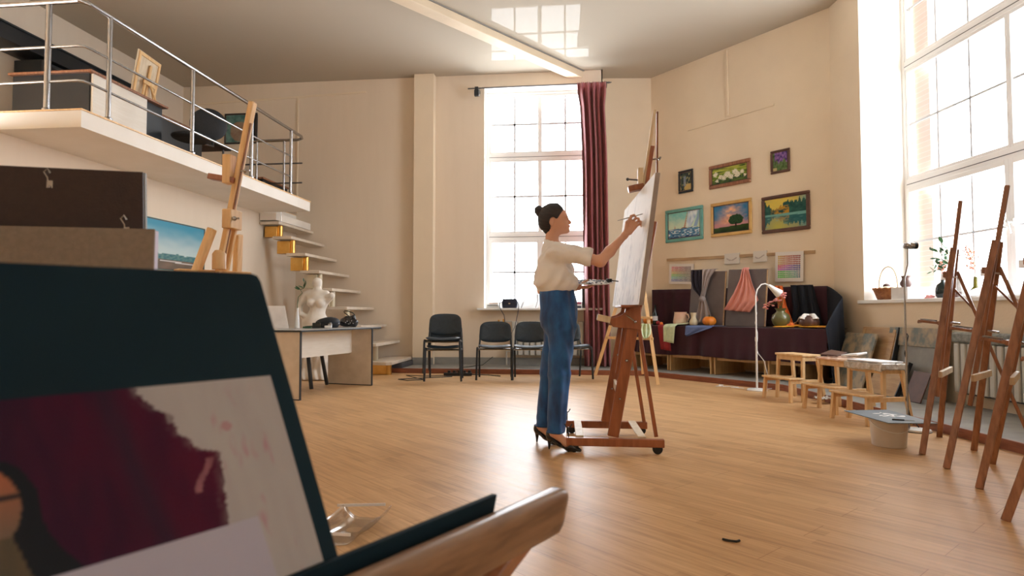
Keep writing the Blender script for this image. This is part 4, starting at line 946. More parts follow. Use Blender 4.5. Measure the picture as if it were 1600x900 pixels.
m = M(); m.grid(lambda a, b: RW(1.55 + .75 * a, ZS + .004 + .10 * math.sin(b * 2.4) * (1 - .4 * a), .0 - .42 * b), 24, 16); tag(P('paper_sheet', m, 'paperwhite', thick=.002, smooth=60), 'large curled white paper sheet on the window sill', 'paper')
t = T('bowl', 'small dark bowl on the sill between bottle and flask', 'bowl', RW(1.38, ZS, -.10)); m = M(); m.lathe([(.03, 0), (.06, .03), (.065, .06), (.06, .06), (.03, .01), (0, .01)], RW(1.36, ZS, -.10), 20); P('body', m, 'clay', t, smooth=50)

# curtains
def curtain(name, label, f, mt, nu=150, nv=60, th=.004):
    m = M(); m.grid(f, nu, nv); t = tag(P(name, m, mt, thick=th, smooth=80), label, 'curtain'); return t
def f_cur(a, b):
    z = 4.735 - b * 4.66; g = smst(0, .05, b); w = .235 - .035 * smst(.02, .10, b) + .01 * b; x0 = .175 + .03 * smst(0, .3, b) + .045 * b
    ph = a * 2 * math.pi * 5; x = x0 + (a - .5) * 2 * w + .012 * math.sin(ph * 2) * g; n = nz(a * 7, b * 2.2) * .03
    y = 10.38 + (.085 * g + .012) * math.sin(ph + nz(a * 3, b * 2) * 1.2) + n
    return Vector((x, y, z + .012 * math.sin(ph * 3) * (1 - g)))
curtain('curtain', 'long gathered plum red curtain beside the tall back window', f_cur, 'curtain')
t = T('curtain_rod', 'thin dark curtain rod above the tall back window', 'curtain rod', (-.6, 10.42, 4.72)); m = M(); m.tube([(-1.90, 10.42, 4.725), (.47, 10.42, 4.735)], .011, 10); P('rod', m, 'darksteel', t)
m = M(); m.bb(-1.79, -1.71, 10.40, 10.47, 4.60, 4.70); m.bb(-1.78, -1.72, 10.40, YB, 4.70, 4.75); P('bracket', m, 'blackmetal', t, bevel=.004)
m = M(); m.tube([(.44, 10.42, 4.735), (.50, 10.42, 4.738)], [.018, .006], 10); m.bb(.40, .43, 10.41, YB, 4.72, 4.75); P('finial', m, 'darksteel', t)
def f_cur2(a, b):
    z = 4.9 - b * 3.75; s = 2.44 + .32 * smst(0, .7, b) + a * (.75 - .35 * smst(0, .7, b)); return RW(s, z, .10 + .035 * math.sin(a * 40 + b) + .01 * nz(a * 5, b * 4))
curtain('curtain', 'dark navy curtain at the right edge of the large window', f_cur2, 'navycurtain', 90, 40)

# ================================================================== desk at the left
D0 = Vector((-3.03, 6.57, 0)); DL = Vector((.211, .977, 0)); DD = Vector((-.977, .211, 0)); LEN = 1.50; DEP = .66
def DK(a, b, z): v = D0 + DL * a + DD * b; return Vector((v.x, v.y, z))
t = T('desk', 'pale wood office desk with white modesty panel and dark edging', 'desk', DK(.75, .33, 0))
for a in (0, LEN - .03):
    m = M(); m.slab(DK(a, 0, .012), DK(a + .03, 0, .012), DK(a + .03, DEP, .012), DK(a, DEP, .012), .72); P('end_panel', m, 'laminate', t)
    m = M(); m.slab(DK(a - .001, -.002, .0), DK(a + .031, -.002, .0), DK(a + .031, .004, .0), DK(a - .001, .004, .0), .735); m.slab(DK(a - .001, 0, 0), DK(a + .031, 0, 0), DK(a + .031, DEP, 0), DK(a - .001, DEP, 0), .012); P('edging', m, 'deskedge', t)
m = M(); m.slab(DK(.03, .30, .42), DK(LEN - .03, .30, .42), DK(LEN - .03, .318, .42), DK(.03, .318, .42), .31); P('modesty_panel', m, 'desk_white', t)
m = M(); m.slab(DK(-.02, -.03, .735), DK(LEN + .16, -.03, .735), DK(LEN + .16, DEP + .06, .735), DK(-.02, DEP + .06, .735), .022); P('desktop', m, 'desktop', t, bevel=.003)
m = M()
for q in ((DK(-.022, -.033, .736), DK(LEN + .16, -.033, .736), DK(LEN + .16, -.029, .736), DK(-.022, -.029, .736)), (DK(-.024, -.03, .736), DK(-.02, -.03, .736), DK(-.02, DEP + .06, .736), DK(-.024, DEP + .06, .736))): m.slab(*q, .018)
P('desktop_edge', m, 'deskedge', t)
ZD = .7575
# things on the desk
c = DK(.22, .30, ZD)
t = T('framed_card', 'white blank card standing on the desk behind the big dark board', 'card', c); m = M(); m.slab(Vector((-3.90, 7.25, ZD)), Vector((-3.50, 7.28, ZD)), Vector((-3.575, 7.33, ZD + .27)), Vector((-3.95, 7.30, ZD + .27)), .006)
mt_ = P('sheet', m, 'paperwhite', t); m = M(); m.slab(Vector((-3.66, 7.34, ZD)), Vector((-3.62, 7.34, ZD)), Vector((-3.62, 7.325, ZD + .2)), Vector((-3.66, 7.325, ZD + .2)), .004); P('prop', m, 'paperwhite', t)
c = Vector((-3.46, 7.42, ZD)); t = T('bud_vase', 'slender white bud vase with a curly bamboo stem on the desk', 'vase', c)
m = M(); m.lathe([(.030, 0), (.031, .01), (.022, .13), (.012, .22), (.015, .245), (.010, .245), (.006, .2), (0, .1)], c, 20); P('body', m, 'whiteplastic', t, smooth=50)
t = T('bamboo_stem', 'curly lucky bamboo stem with small green leaves in the bud vase', 'plant', c); m = M()
pts = [c + UP * .12, c + UP * .30 + Vector((.0, 0, 0)), c + UP * .38 + Vector((.01, 0, 0)), c + UP * .43 + Vector((.055, .01, 0)), c + UP * .47 + Vector((.03, .01, 0)), c + UP * .49 + Vector((.08, 0, 0)), c + UP * .53 + Vector((.10, 0, 0)), c + UP * .56 + Vector((.08, 0, 0))]
m.tube(pts, .005, 6); P('stalk', m, 'stem', t)
rnd = random.Random(9)
for k in range(7):
    m = M(); p = pts[4 + k % 4]; leafq(m, p, Vector((rnd.uniform(-1, .4), rnd.uniform(-.5, .5), rnd.uniform(.0, 1))), .08, .012); P('leaf', m, 'leaf', t)
# black bag and clutter
t = T('cloth_bag', 'soft black cloth bag lying flat on the desk', 'bag', (-3.20, 7.72, ZD)); c = Vector((-3.20, 7.72, ZD)); m = M()
S = SDF(c + Vector((-.32, -.14, -.01)), c + Vector((.22, .14, .17)), .008)
S.ell(c + Vector((.0, 0, .05)), (.155, .10, .075), .02).ell(c + Vector((.05, .0, .08)), (.10, .09, .05), .03).ell(c + Vector((-.10, 0, .012)), (.20, .12, .014), .03); P('body', S.mesh(), 'blackfabric', t)
m = M(); m.tube([c + Vector((.155 * math.cos(a), .10 * math.sin(a), .05)) for a in [k * 6.2832 / 30 for k in range(31)]], .006, 6); P('band', m, 'black_leather', t)
t = T('handbag', 'small black glossy handbag with metal fittings at the far end of the desk', 'handbag', (-3.02, 8.0, ZD)); c = Vector((-3.02, 8.0, ZD))
S = SDF(c + Vector((-.16, -.12, -.01)), c + Vector((.16, .12, .24)), .008); S.cap(c + Vector((-.08, 0, .06)), c + Vector((.07, 0, .05)), .055, .05, .02).cap(c + Vector((-.04, 0, .10)), c + Vector((.05, 0, .12)), .04, .035, .03).disp(lambda X, Y, Z: .006 * np.sin(X * 60) * np.sin(Z * 50)); P('body', S.mesh(), 'black_leather', t)
m = M(); m.tube([c + Vector((-.05 + .11 * math.sin(a) * .5 + .05, 0, .10 + .11 * math.sin(a / 2))) + Vector((.05 * math.cos(a / 1.0), 0, 0)) for a in [k * 6.28 / 20 for k in range(21)]], .006, 6); P('strap', m, 'black_leather', t)
m = M()
for k in range(6): m.ball(c + Vector((-.03 + .02 * k, -.05, .06 + .02 * math.sin(k * 2))), .009, 8)
P('stud', m, 'steel', t)
for k, (x, y, w, d, h, mt, lab, nm, ct) in enumerate(((-3.22, 7.45, .10, .07, .065, 'greenglass', 'small dark square tin box on the desk before the black cloth bag', 'tin_box', 'box'), (-3.33, 7.42, .10, .06, .02, 'leaf', 'flat green packet on the desk beside the tin box', 'packet', 'packet'), (-3.10, 7.50, .08, .05, .03, 'whiteplastic', 'small white eraser box on the desk', 'eraser_box', 'box'), (-3.12, 7.62, .05, .05, .05, 'steel', 'small silver ink bottle on the desk', 'ink_bottle', 'bottle'))):
    m = M(); m.box((x, y, ZD + h / 2), (w, d, h), .2)
    if h > .04: m.lathe([(.018, h), (.018, h + .015), (0, h + .015)], (x, y, ZD), 12)
    tag(P(nm, m, mt, bevel=.004), lab, ct)
# chair behind the desk: black legs below the panel
t = T('desk_chair', 'black chair tucked behind the pale desk, only its legs showing below', 'chair', (-3.62, 7.75, 0))
for a, b in ((-.20, -.2), (.20, -.2), (-.2, .2), (.2, .2)):
    m = M(); m.beam((-3.58 + a * .9, 7.80 + b, .44), (-3.58 + a * 1.25, 7.80 + b * 1.2, 0), .035, .04); P('leg', m, 'blackmetal', t, bevel=.004)
m = M(); m.bb(-3.80, -3.36, 7.58, 8.02, .44, .48); P('seat', m, 'blackfabric', t, bevel=.015)
m = M(); m.tube([(-3.78, 7.6, .46), (-3.84, 7.6, .72)], .012, 8); m.tube([(-3.78, 8.0, .46), (-3.84, 8.0, .72)], .012, 8); P('back_frame', m, 'blackmetal', t)
m = M(); m.bb(-3.86, -3.82, 7.6, 8.0, .60, .74); P('backrest', m, 'blackfabric', t, bevel=.015)

# plaster torso statue on the podium
c = Vector((-3.74, 8.62, .0)); S = SDF((c.x - .42, c.y - .35, .0), (c.x + .42, c.y + .35, 1.46), .011)
def cv(x, y, z): return (c.x + x, c.y + y, z)
S.ell(cv(-.01, .0, .80), (.195, .15, .155), .0).cap(cv(.0, 0, .90), cv(.03, 0, 1.02), .115, .105, .04).ell(cv(.03, 0, 1.12), (.155, .12, .13), .04).ell(cv(-.035, -.095, 1.085), (.062, .06, .060), .015).ell(cv(.10, -.095, 1.075), (.062, .06, .060), .015)
S.cap(cv(-.10, 0, 1.215), cv(.14, 0, 1.20), .060, .060, .04).cap(cv(-.14, 0, 1.20), cv(-.235, -.03, 1.03), .055, .042, .015).cap(cv(-.235, -.03, 1.03), cv(-.20, -.08, .93), .042, .036, .01).cap(cv(.17, -.02, 1.13), cv(.245, -.06, 1.185), .055, .046, .015).cap(cv(.02, 0, 1.22), cv(.01, 0, 1.35), .062, .048, .03).cap(cv(.01, 0, 1.352), cv(.01, 0, 1.375), .064, .068, .008)
S.cap(cv(-.17, -.07, .92), cv(.16, -.08, .70), .035, .045, .012).cap(cv(-.18, -.04, .86), cv(.10, -.11, .66), .028, .035, .012)
S.cap(cv(-.08, 0, .66), cv(-.10, .02, .10), .14, .10, .05).cap(cv(.09, 0, .66), cv(.10, .0, .10), .13, .09, .04).cap(cv(-.1, .0, .04), cv(.14, .0, .04), .14, .12, .03)
S.disp(lambda X, Y, Z: .010 * np.sin((X - c.x) * 70 + np.sin(Z * 9) * 3) * (Z < .66) * np.clip((.66 - Z) * 8, 0, 1))
m = S.mesh(); o = tag(P('plaster_statue', m, 'plaster_cast', smooth=180), 'white plaster headless draped torso statue standing behind the desk', 'statue')

# ================================================================== visitor chairs at the back
def vchair(label, loc, rz, group='black visitor chairs along the back wall'):
    t = T('visitor_chair', label, 'chair', loc, rz, group); L = dict(local=True)
    for k in (-1, 1):
        m = M(); m.tube([(k * .255, -.20, 0), (k * .245, -.19, .36), (k * .243, -.185, .435), (k * .243, -.16, .45)], [.015] * 4, 10); P('leg', m, 'blackmetal', t, **L)
        m = M(); m.tube([(k * .243, -.16, .45), (k * .235, .18, .42)], .013, 10); m.tube([(k * .235, .26, 0), (k * .235, .19, .43), (k * .225, .235, .56), (k * .22, .26, .62)], .014, 10); P('leg', m, 'blackmetal', t, **L)
    m = M()
    def fs(a, b, o=0):
        x = (a - .5) * .46 * (1 - .12 * (2 * b - 1) ** 6 * 0); y = -.23 + .42 * b; e = 1 - max(abs(2 * a - 1), abs(2 * b - 1)) ** 6
        return x, y, e
    def fseat(sgn):
        def f(a, b):
            u = 2 * a - 1; v = 2 * b - 1; k = (u ** 6 + v ** 6) ** (1 / 6) if (u or v) else 0; mm = max(abs(u), abs(v)); sc = (mm / k) if k else 1
            x = u * sc * .235; y = -.02 + v * sc * .21; z = .455 + .022 * u * u - .012 * v - (.03 * max(0, -v - .6)); return (x, y, z + sgn * .022 * (1 - mm ** 8) ** .5)
        return f
    m = M(); m.grid(fseat(1), 22, 22); m.grid(lambda a, b: fseat(-1)(1 - a, b), 22, 22); P('seat', m, 'vinyl', t, smooth=60, **L)
    def fback(sgn):
        def f(a, b):
            u = 2 * a - 1; v = 2 * b - 1; k = (abs(u) ** 5 + abs(v) ** 5) ** .2 if (u or v) else 0; mm = max(abs(u), abs(v)); sc = (mm / k) if k else 1
            x = u * sc * (.235 - .012 * v); z = .66 + v * sc * .155 + (.03 * u * u * (v < 0) * -v) - .012 * u * u; y = .265 + .05 * (z - .5) - .045 * u * u * -1 * -1
            return (x, y + sgn * .016 * (1 - mm ** 8) ** .5, z)
        return f
    m = M(); m.grid(fback(-1), 22, 22); P('backrest', m, 'vinyl', t, smooth=60, **L)
    m = M(); m.grid(lambda a, b: fback(1.3)(1 - a, b), 22, 22); P('back_shell', m, 'blackmetal', t, smooth=60, **L)
    m = M(); m.tube([(-.24, -.14, .425), (.24, -.14, .425)], .010, 8); m.tube([(-.235, .16, .415), (.235, .16, .415)], .010, 8); P('stretcher', m, 'steel', t, **L)
    return t
v1 = vchair('black visitor chair between the stacked pair and the chair before the radiator', (-1.245, 9.04, 0), R(6))
dup(v1, (-.735, 9.06, 0), R(3), 'black visitor chair in front of the radiator, half hidden behind the woman', 'black visitor chairs along the back wall')
dup(v1, (-.16, 9.22, 0), R(22), 'black visitor chair to the right of the woman beside the plum curtain', 'black visitor chairs along the back wall')
dup(v1, (-1.93, 8.80, 0), R(6), 'bottom chair of the stacked pair by the column', 'black visitor chairs along the back wall')
dup(v1, (-1.935, 8.765, .115), R(6), 'top chair of the stacked pair by the column', 'black visitor chairs along the back wall')
# cables and power strip
t = T('power_strip', 'black power strip lying on the floor behind the stacked chairs', 'power strip', (-1.78, 9.35, 0)); m = M(); m.box((-1.85, 9.38, .025), (.42, .07, .045), .15); P('body', m, 'rubber', t, bevel=.008)
m = M(); m.tube([(-1.65, 9.40, .02), (-1.4, 9.45, .012), (-1.2, 9.3, .012)], .008, 6); P('plug_cord', m, 'rubber', t)
m = M()
for k in range(5): m.bb(-2.0 + k * .075, -1.96 + k * .075, 9.35 + k * .01, 9.39 + k * .01, .045, .08)
P('plug', m, 'rubber', t)
m = M(); m.tube([(-2.05, 9.35, .01), (-2.3, 9.2, .008), (-2.62, 9.3, .008), (-2.45, 9.05, .008), (-2.2, 8.75, .008), (-2.42, 8.62, .008), (-2.58, 8.75, .008), (-2.3, 8.95, .008), (-1.9, 9.2, .008)], .006, 6); tag(P('loose_cable', m, 'rubber'), 'black cord looping over the floor by the column', 'cord')
m = M(); m.tube([(-1.5, YB - .02, .2), (-1.62, 10.3, .09), (-1.9, 9.76, .085), (-1.95, 9.68, .01), (-1.9, 9.45, .01)], .006, 6); tag(P('loose_cable', m, 'rubber'), 'thin black cord running from the back wall to the power strip', 'cord')

# back radiator and pipes
t = T('radiator', 'white ribbed radiator under the back window behind the chairs', 'radiator', (-.45, 10.5, .2))
for k in range(12):
    m = M(); x = -1.16 + k * .1; m.bb(x, x + .082, 10.46, 10.54, .24, .80); P('section', m, 'radiator', t, bevel=.014)
m = M(); m.bb(-1.17, .05, 10.545, 10.56, .24, .80); P('back_plate', m, 'radiator', t)
m = M(); m.tube([(-1.16, 10.5, .80), (-1.30, 10.5, .80), (-1.42, 10.5, .80), (-1.42, 10.58, .80)], .012, 8); m.tube([(-1.16, 10.5, .3), (-1.25, 10.5, .3), (-1.25, 10.5, .07)], .012, 8); P('pipe', m, 'radiator', t)
m = M(); m.box((-1.3, 10.5, .81), (.03, .03, .06)); m.ball((-1.38, 10.49, .81), .02, 8); P('valve', m, 'gold', t)
t = T('phone', 'navy handbag shaped radio box on the back window sill', 'radio', (-1.15, 10.45, 1.02)) if 0 else None
# handbag with strap on the sill
t = T('handbag', 'dark navy handbag with hanging strap on the back window sill', 'handbag', (-1.19, 10.47, 1.02)); c = Vector((-1.19, 10.46, 1.02))
m = M(); m.prism([(-.12, 0), (.12, 0), (.13, .10), (.115, .155), (-.115, .155), (-.13, .10)], c + Vector((0, .04, 0)), (1, 0, 0), UP, .09); P('body', m, 'bag', t, bevel=.012)
m = M(); m.bb(c.x - .115, c.x + .115, c.y - .062, c.y - .052, 1.10, 1.175); P('flap', m, 'bag', t, bevel=.004)
m = M(); m.bb(c.x - .015, c.x + .015, c.y - .075, c.y - .062, 1.085, 1.105); P('clasp', m, 'steel', t)
m = M(); m.tube([c + Vector((-.125, -.02, .11)), c + Vector((-.17, -.06, .08)), c + Vector((-.15, -.12, .0)), c + Vector((-.08, -.13, -.12)), c + Vector((-.06, -.13, -.30)), c + Vector((.04, -.14, -.42)), c + Vector((.10, -.13, -.30)), c + Vector((.15, -.13, -.06)), c + Vector((.16, -.10, .03)), c + Vector((.125, -.02, .12))], .006, 6); P('strap', m, 'bag', t)
rnd = random.Random(12)
for k in range(5):
    m = M(); m.box((-1.46 + rnd.uniform(-.01, .01), 10.47, 1.03 + k * .017), (.22 - k * .02, .16, .014), rnd.uniform(-.1, .1))
    m.v = m.v; tag(P('magazine', m, ['bookpaper', 'whiteplastic', 'concrete', 'paperwhite', 'ceramic'][k], bevel=.001), ['pale magazine at the bottom of the pile on the back sill', 'white magazine second from bottom of the pile on the back sill', 'grey magazine in the middle of the pile on the back sill', 'white magazine second from top of the pile on the back sill', 'buff magazine on top of the pile on the back sill'][k], 'magazine', 'magazines on the back sill')
# glass dog figure
c = Vector((-.86, 10.50, 1.02)); S = SDF(c + Vector((-.22, -.09, -.01)), c + Vector((.26, .09, .42)), .008)
S.cap(c + Vector((-.06, 0, .27)), c + Vector((.12, 0, .30)), .055, .065, .03).cap(c + Vector((.13, 0, .30)), c + Vector((.19, 0, .37)), .045, .035, .02).cap(c + Vector((.19, 0, .37)), c + Vector((.25, 0, .35)), .035, .018, .015).cap(c + Vector((-.08, 0, .29)), c + Vector((-.13, 0, .35)), .018, .012, .01).cap(c + Vector((-.13, 0, .35)), c + Vector((-.16, 0, .36)), .012, .008, .01)
for x, x2 in ((-.08, -.14), (.12, .10)):
    for y in (-.035, .035): S.cap(c + Vector((x, y, .25)), c + Vector(((x + x2) / 2 + .02, y, .13)), .030, .018, .015).cap(c + Vector(((x + x2) / 2 + .02, y, .13)), c + Vector((x2, y, .01)), .018, .014, .01)
tag(P('dog_figurine', S.mesh(), 'whiteglass', smooth=180), 'translucent white dog figurine standing on the back window sill', 'figurine')
m = M(); m.bb(.0, .075, 10.42, 10.5, 1.02, 1.38); tag(P('folder_box', m, 'blackmetal', bevel=.004), 'tall black box standing on the sill beside the curtain', 'box')
for k, (z, mt, lab) in enumerate(((1.02, 'bag', 'navy book at the bottom of the small pile behind the woman'), (1.055, 'paperwhite', 'white book in the middle of the small pile behind the woman'), (1.085, 'magenta', 'magenta book on top of the small pile behind the woman'))):
    m = M(); m.bb(-.14 + .01 * k, -.01, 10.40, 10.54, z, z + .033); tag(P('book', m, mt, bevel=.002), lab, 'book', 'books on the back sill')

# landscape painting on the left wall
framed('framed_painting', 'turquoise seashore landscape painting on the left wall under the balcony', (XL + .0, 6.62, 1.46), (0, 1, 0), (1, 0, 0), 1.28, .60, .006, .022, 'turq', f_blue, 80, 50)

# ================================================================== mezzanine furniture
t = T('office_desk', 'dark office desk with a white front panel up on the balcony', 'desk', (-5.4, 6.2, ZU))
m = M(); m.bb(-4.96, -4.935, 5.86, 6.66, ZU, ZU + .72); P('front_panel', m, 'desk_white', t)
m = M(); m.bb(-5.82, -4.965, 5.84, 5.865, ZU, ZU + .72); P('end_panel', m, 'blackmetal', t)
m = M(); m.bb(-5.82, -5.28, 6.94, 6.965, ZU, ZU + .72); P('end_panel', m, 'blackmetal', t)
m = M(); m.bb(-5.84, -4.91, 5.80, 7.0, ZU + .72, ZU + .745); P('desktop', m, 'brownwood', t, bevel=.003)
m = M(); m.bb(-5.0, -4.97, 6.67, 6.97, ZU + .25, ZU + .72); P('modesty_panel', m, 'blackmetal', t)
m = M(); m.bb(-6.0, -5.16, 7.0, 8.1, ZU + .72, ZU + .745); P('return_top', m, 'brownwood', t)
m = M(); m.bb(-5.2, -5.18, 7.0, 8.1, ZU + .15, ZU + .72); P('return_panel', m, 'blackmetal', t)
# small table easel with the back of a canvas
t = T('table_easel', 'small wooden table easel seen from behind on the balcony desk', 'easel', (-5.25, 6.95, ZU + .745)); b = Vector((-5.36, 6.90, ZU + .745))
ue = Vector((-.12, 1, 0)).normalized(); ve = Vector((.13, .05, 1)).normalized(); ne = ue.cross(ve)
def TE(a, z, o=0): return b + ue * a + ve * z + ne * o
m = M(); m.beam(TE(.08, 0, .10), TE(.20, .42, .03), .035, .016, ue); P('leg', m, 'pine', t, bevel=.002)
m = M(); m.beam(TE(.44, 0, .10), TE(.30, .42, .03), .035, .016, ue); P('leg', m, 'pine', t, bevel=.002)
m = M(); m.beam(TE(.26, .0, .03), TE(.26, .60, .03), .04, .016, ue); P('mast', m, 'pine', t, bevel=.002)
m = M(); m.beam(TE(.12, .36, .06), TE(.38, .36, .06), .04, .016, ve); P('crossbar', m, 'pine', t, bevel=.002)
m = M(); m.beam(TE(.26, .38, .05), TE(.26, .0, .25), .03, .014, ue); P('leg', m, 'pine', t, bevel=.002)
t = T('stretched_canvas', 'canvas on the balcony table easel with its wooden stretcher back towards us', 'canvas', TE(.25, .03, -.01))
m = M(); m.slab(TE(0, .16, -.004), TE(.50, .16, -.004), TE(.50, .71, -.004), TE(0, .71, -.004), .010); P('panel', m, 'palewood', t)
for q in ((TE(.02, .17, .006), TE(.48, .17, .006), TE(.48, .21, .006), TE(.02, .21, .006)), (TE(.02, .66, .006), TE(.48, .66, .006), TE(.48, .70, .006), TE(.02, .70, .006)), (TE(.02, .21, .006), TE(.06, .21, .006), TE(.06, .66, .006), TE(.02, .66, .006)), (TE(.44, .21, .006), TE(.48, .21, .006), TE(.48, .66, .006), TE(.44, .66, .006))):
    m = M(); m.slab(*q, .014); P('stretcher_bar', m, 'pine', t, bevel=.002)
# office chair
t = T('office_chair', 'black fabric office chair on the balcony behind the railing', 'chair', (-4.75, 7.22, ZU)); c = Vector((-4.75, 7.22, ZU))
S = SDF(c + Vector((-.3, -.35, .38)), c + Vector((.3, .35, .56)), .012); S.ell(c + Vector((0, 0, .43)), (.22, .25, .055), .02); P('seat', S.mesh(), 'blackfabric', t)
S = SDF(c + Vector((-.35, -.35, .42)), c + Vector((.35, .60, 1.0)), .012); rq = Matrix.Rotation(R(35), 4, 'Z'); S.ell(c + Vector((.03, .30, .68)), (.22, .055, .21), .02, rot=rq); P('backrest', S.mesh(), 'blackfabric', t)
m = M(); m.tube([c + Vector((.05, .18, .40)), c + Vector((.04, .38, .42)), c + Vector((.03, .36, .62))], .018, 10); P('back_bar', m, 'blackmetal', t)
m = M(); m.tube([c + UP * .08, c + UP * .39], .025, 12); P('gas_lift', m, 'blackmetal', t)
for k in range(5):
    a = k * 6.2832 / 5 + .3; m = M(); e = c + Vector((.27 * math.cos(a), .27 * math.sin(a), .065)); m.tube([c + UP * .10, e], .018, 8); o = P('leg', m, 'blackmetal', t); m = M(); m.lathe([(.028, -.012), (.03, 0), (.028, .012)], e - UP * .035, 14, rot=Vector((math.sin(a), -math.cos(a), 0)).to_track_quat('Z', 'Y').to_matrix()); P('caster', m, 'rubber', o)
# picture leaning / hanging at the back wall upstairs
framed('framed_painting', 'dim teal abstract painting hanging on the back wall above the balcony', (-6.36, YB - .0, 3.96), (1, 0, 0), (0, -1, 0), .62, .55, .02, .03, 'blackmetal', f_head, 40, 36)
# dark cabinets upstairs
t = T('low_cabinet', 'low dark cabinet at the far end of the balcony by the railing', 'cabinet', (-5.5, 9.9, ZU)); m = M(); m.bb(-6.3, -5.06, 9.55, 10.4, ZU, ZU + .42); P('body', m, 'blackmetal', t, bevel=.01)
m = M(); m.bb(-6.32, -5.04, 9.53, 10.42, ZU + .42, ZU + .45); P('top', m, 'brownwood', t, bevel=.004)
t = T('side_table', 'dark glass topped desk with steel legs at the back of the balcony', 'table', (-6.2, 8.6, ZU)); m = M(); m.bb(-6.7, -5.25, 8.2, 8.95, ZU + .72, ZU + .745); P('table_top', m, 'blackmetal', t)
for x, y in ((-6.6, 8.28), (-5.33, 8.28), (-6.6, 8.87), (-5.33, 8.87)):
    m = M(); m.tube([(x, y, ZU), (x, y, ZU + .72)], .016, 8); P('leg', m, 'darksteel', t)
# dark bookcase and long wall cabinet
t = T('bookcase', 'dark open bookcase against the upper left wall', 'bookcase', (-6.95, 7.6, ZU))
for y in (7.2, 7.98): m = M(); m.bb(-7.16, -6.78, y, y + .06, ZU, 4.15); P('side_panel', m, 'deskedge', t)
for z in (2.75, 3.1, 3.45, 3.8, 4.12): m = M(); m.bb(-7.16, -6.8, 7.26, 7.98, z, z + .035); P('shelf', m, 'deskedge', t)
m = M(); m.bb(-7.165, -7.15, 7.2, 8.04, ZU, 4.15); P('back_panel', m, 'greyboard', t)
rnd = random.Random(21)
BKL = ['thin', 'tall', 'wide', 'short', 'pale', 'dark']
for r, z in enumerate((3.136, 3.486, 3.836)):
    y = 7.30
    for k in range(6):
        w = rnd.uniform(.03, .06); h = rnd.uniform(.2, .28); m = M(); m.bb(-7.1, -6.9, y, y + w, z, z + h); y += w + .004
        tag(P('book', m, ['bag', 'bookpaper', 'clay', 'concrete', 'laminate', 'lilac'][(k + r) % 6], bevel=.002), 'book on the %s shelf of the dark bookcase, %s from the left' % (['lower', 'middle', 'upper'][r], ['first', 'second', 'third', 'fourth', 'fifth', 'sixth'][k]), 'book', 'books in the upstairs bookcase')
t = T('wall_cabinet', 'long dark cabinet run high along the upper left wall', 'cabinet', (-6.95, 8.9, 4.3))
m = M(); m.bb(-7.165, -6.78, 4.9, 9.2, 4.19, 4.38); P('body', m, 'blackmetal', t, bevel=.005)
m = M(); m.bb(-7.165, -6.76, 4.88, 9.22, 4.38, 4.40); P('top', m, 'deskedge', t)

# ================================================================== studio easel with the big canvas
t = T('studio_easel', 'large reddish wooden studio easel on black casters holding the big white canvas', 'easel', (.2, 4.7, 0))
for y, x0, x1 in ((4.37, -.11, .545), (5.05, -.135, .50)):
    m = M(); m.bb(x0, x1, y - .022, y + .022, .045, .10); P('base_rail', m, 'cherry', t, bevel=.006)
    for x in (x0 + .05, x1 - .045):
        m = M(); m.lathe([(.028, -.014), (.034, -.008), (.034, .008), (.028, .014)], (x, y, .034), 22, rot=Matrix.Rotation(R(90), 3, 'X')); m.bb(x - .016, x + .016, y - .02, y + .02, .03, .05); P('caster', m, 'rubber', t)
    m = M(); m.tube([(x0 + .015, y, .1), (x0 + .015, y, .17)], .004, 8); m.tube([(x0 - .012, y, .19), (x0 + .003, y, .165), (x0 + .025, y, .165), (x0 + .04, y, .19)], .004, 6); m.tube([(x0 + .015, y, .045), (x0 + .015, y, .0)], .007, 8); P('levelling_screw', m, 'blackmetal', t)
for x in (-.02, .40):
    m = M(); m.beam((x, 4.39, .104), (x - .02, 5.03, .104), .055, .012, (1, 0, 0)); P('cross_rail', m, 'palewood', t, bevel=.003)
SL = .184
def ux(z, y): return .205 + SL * (z - .09) - .045 * (y - 4.42)
for y in (4.42, 5.0):
    m = M(); m.beam((ux(.10, y), y, .10), (ux(1.58, y), y, 1.58), .078, .024, (1, 0, 0)); P('upright', m, 'cherry', t, bevel=.008)
    m = M(); m.beam((ux(.86, y) + .04, y + .03, .86), (.50 - .045 * (y - 4.42), y + .03, .10), .026, .03, (1, 0, 0)); P('strut', m, 'cherry', t, bevel=.003)
    m = M(); m.ball((ux(.62, y), y - .02, .62), .011, 8); m.ball((ux(.36, y), y - .018, .36), .008, 8); P('bolt', m, 'steel', t)
m = M(); m.beam((ux(.40, 4.7), 4.43, .40), (ux(.40, 4.7), 4.99, .40), .065, .02, (0, 0, 1)); P('cross_rail', m, 'palewood', t, bevel=.003)
m = M(); m.beam((.255, 4.715, .50), (.525, 4.75, 2.18), .055, .03, (0, 1, 0)); P('mast', m, 'cherry', t, bevel=.004)
m = M(); m.beam((.43, 4.735, 1.7), (.545, 4.75, 2.455), .026, .024, (0, 1, 0)); P('mast_slider', m, 'palewood', t, bevel=.002)
m = M(); m.beam((.555, 4.738, 1.9), (.563, 4.75, 2.44), .012, .014, (0, 1, 0)); P('rack_strip', m, 'brownwood', t)
m = M(); m.tube([(.50, 4.75, 2.08), (.575, 4.73, 2.085)], .006, 8); m.tube([(.575, 4.70, 2.085), (.575, 4.76, 2.085)], .008, 8); P('lock_knob', m, 'steel', t)
m = M(); m.bb(.415, .455, 4.71, 4.79, 1.865, 2.02); P('top_clamp', m, 'palewood', t, bevel=.008)
m = M(); m.beam((.345, 4.75, 1.862), (.46, 4.75, 1.885), .085, .045, (0, 1, 0)); P('top_canvas_holder', m, 'cherry', t, bevel=.01)
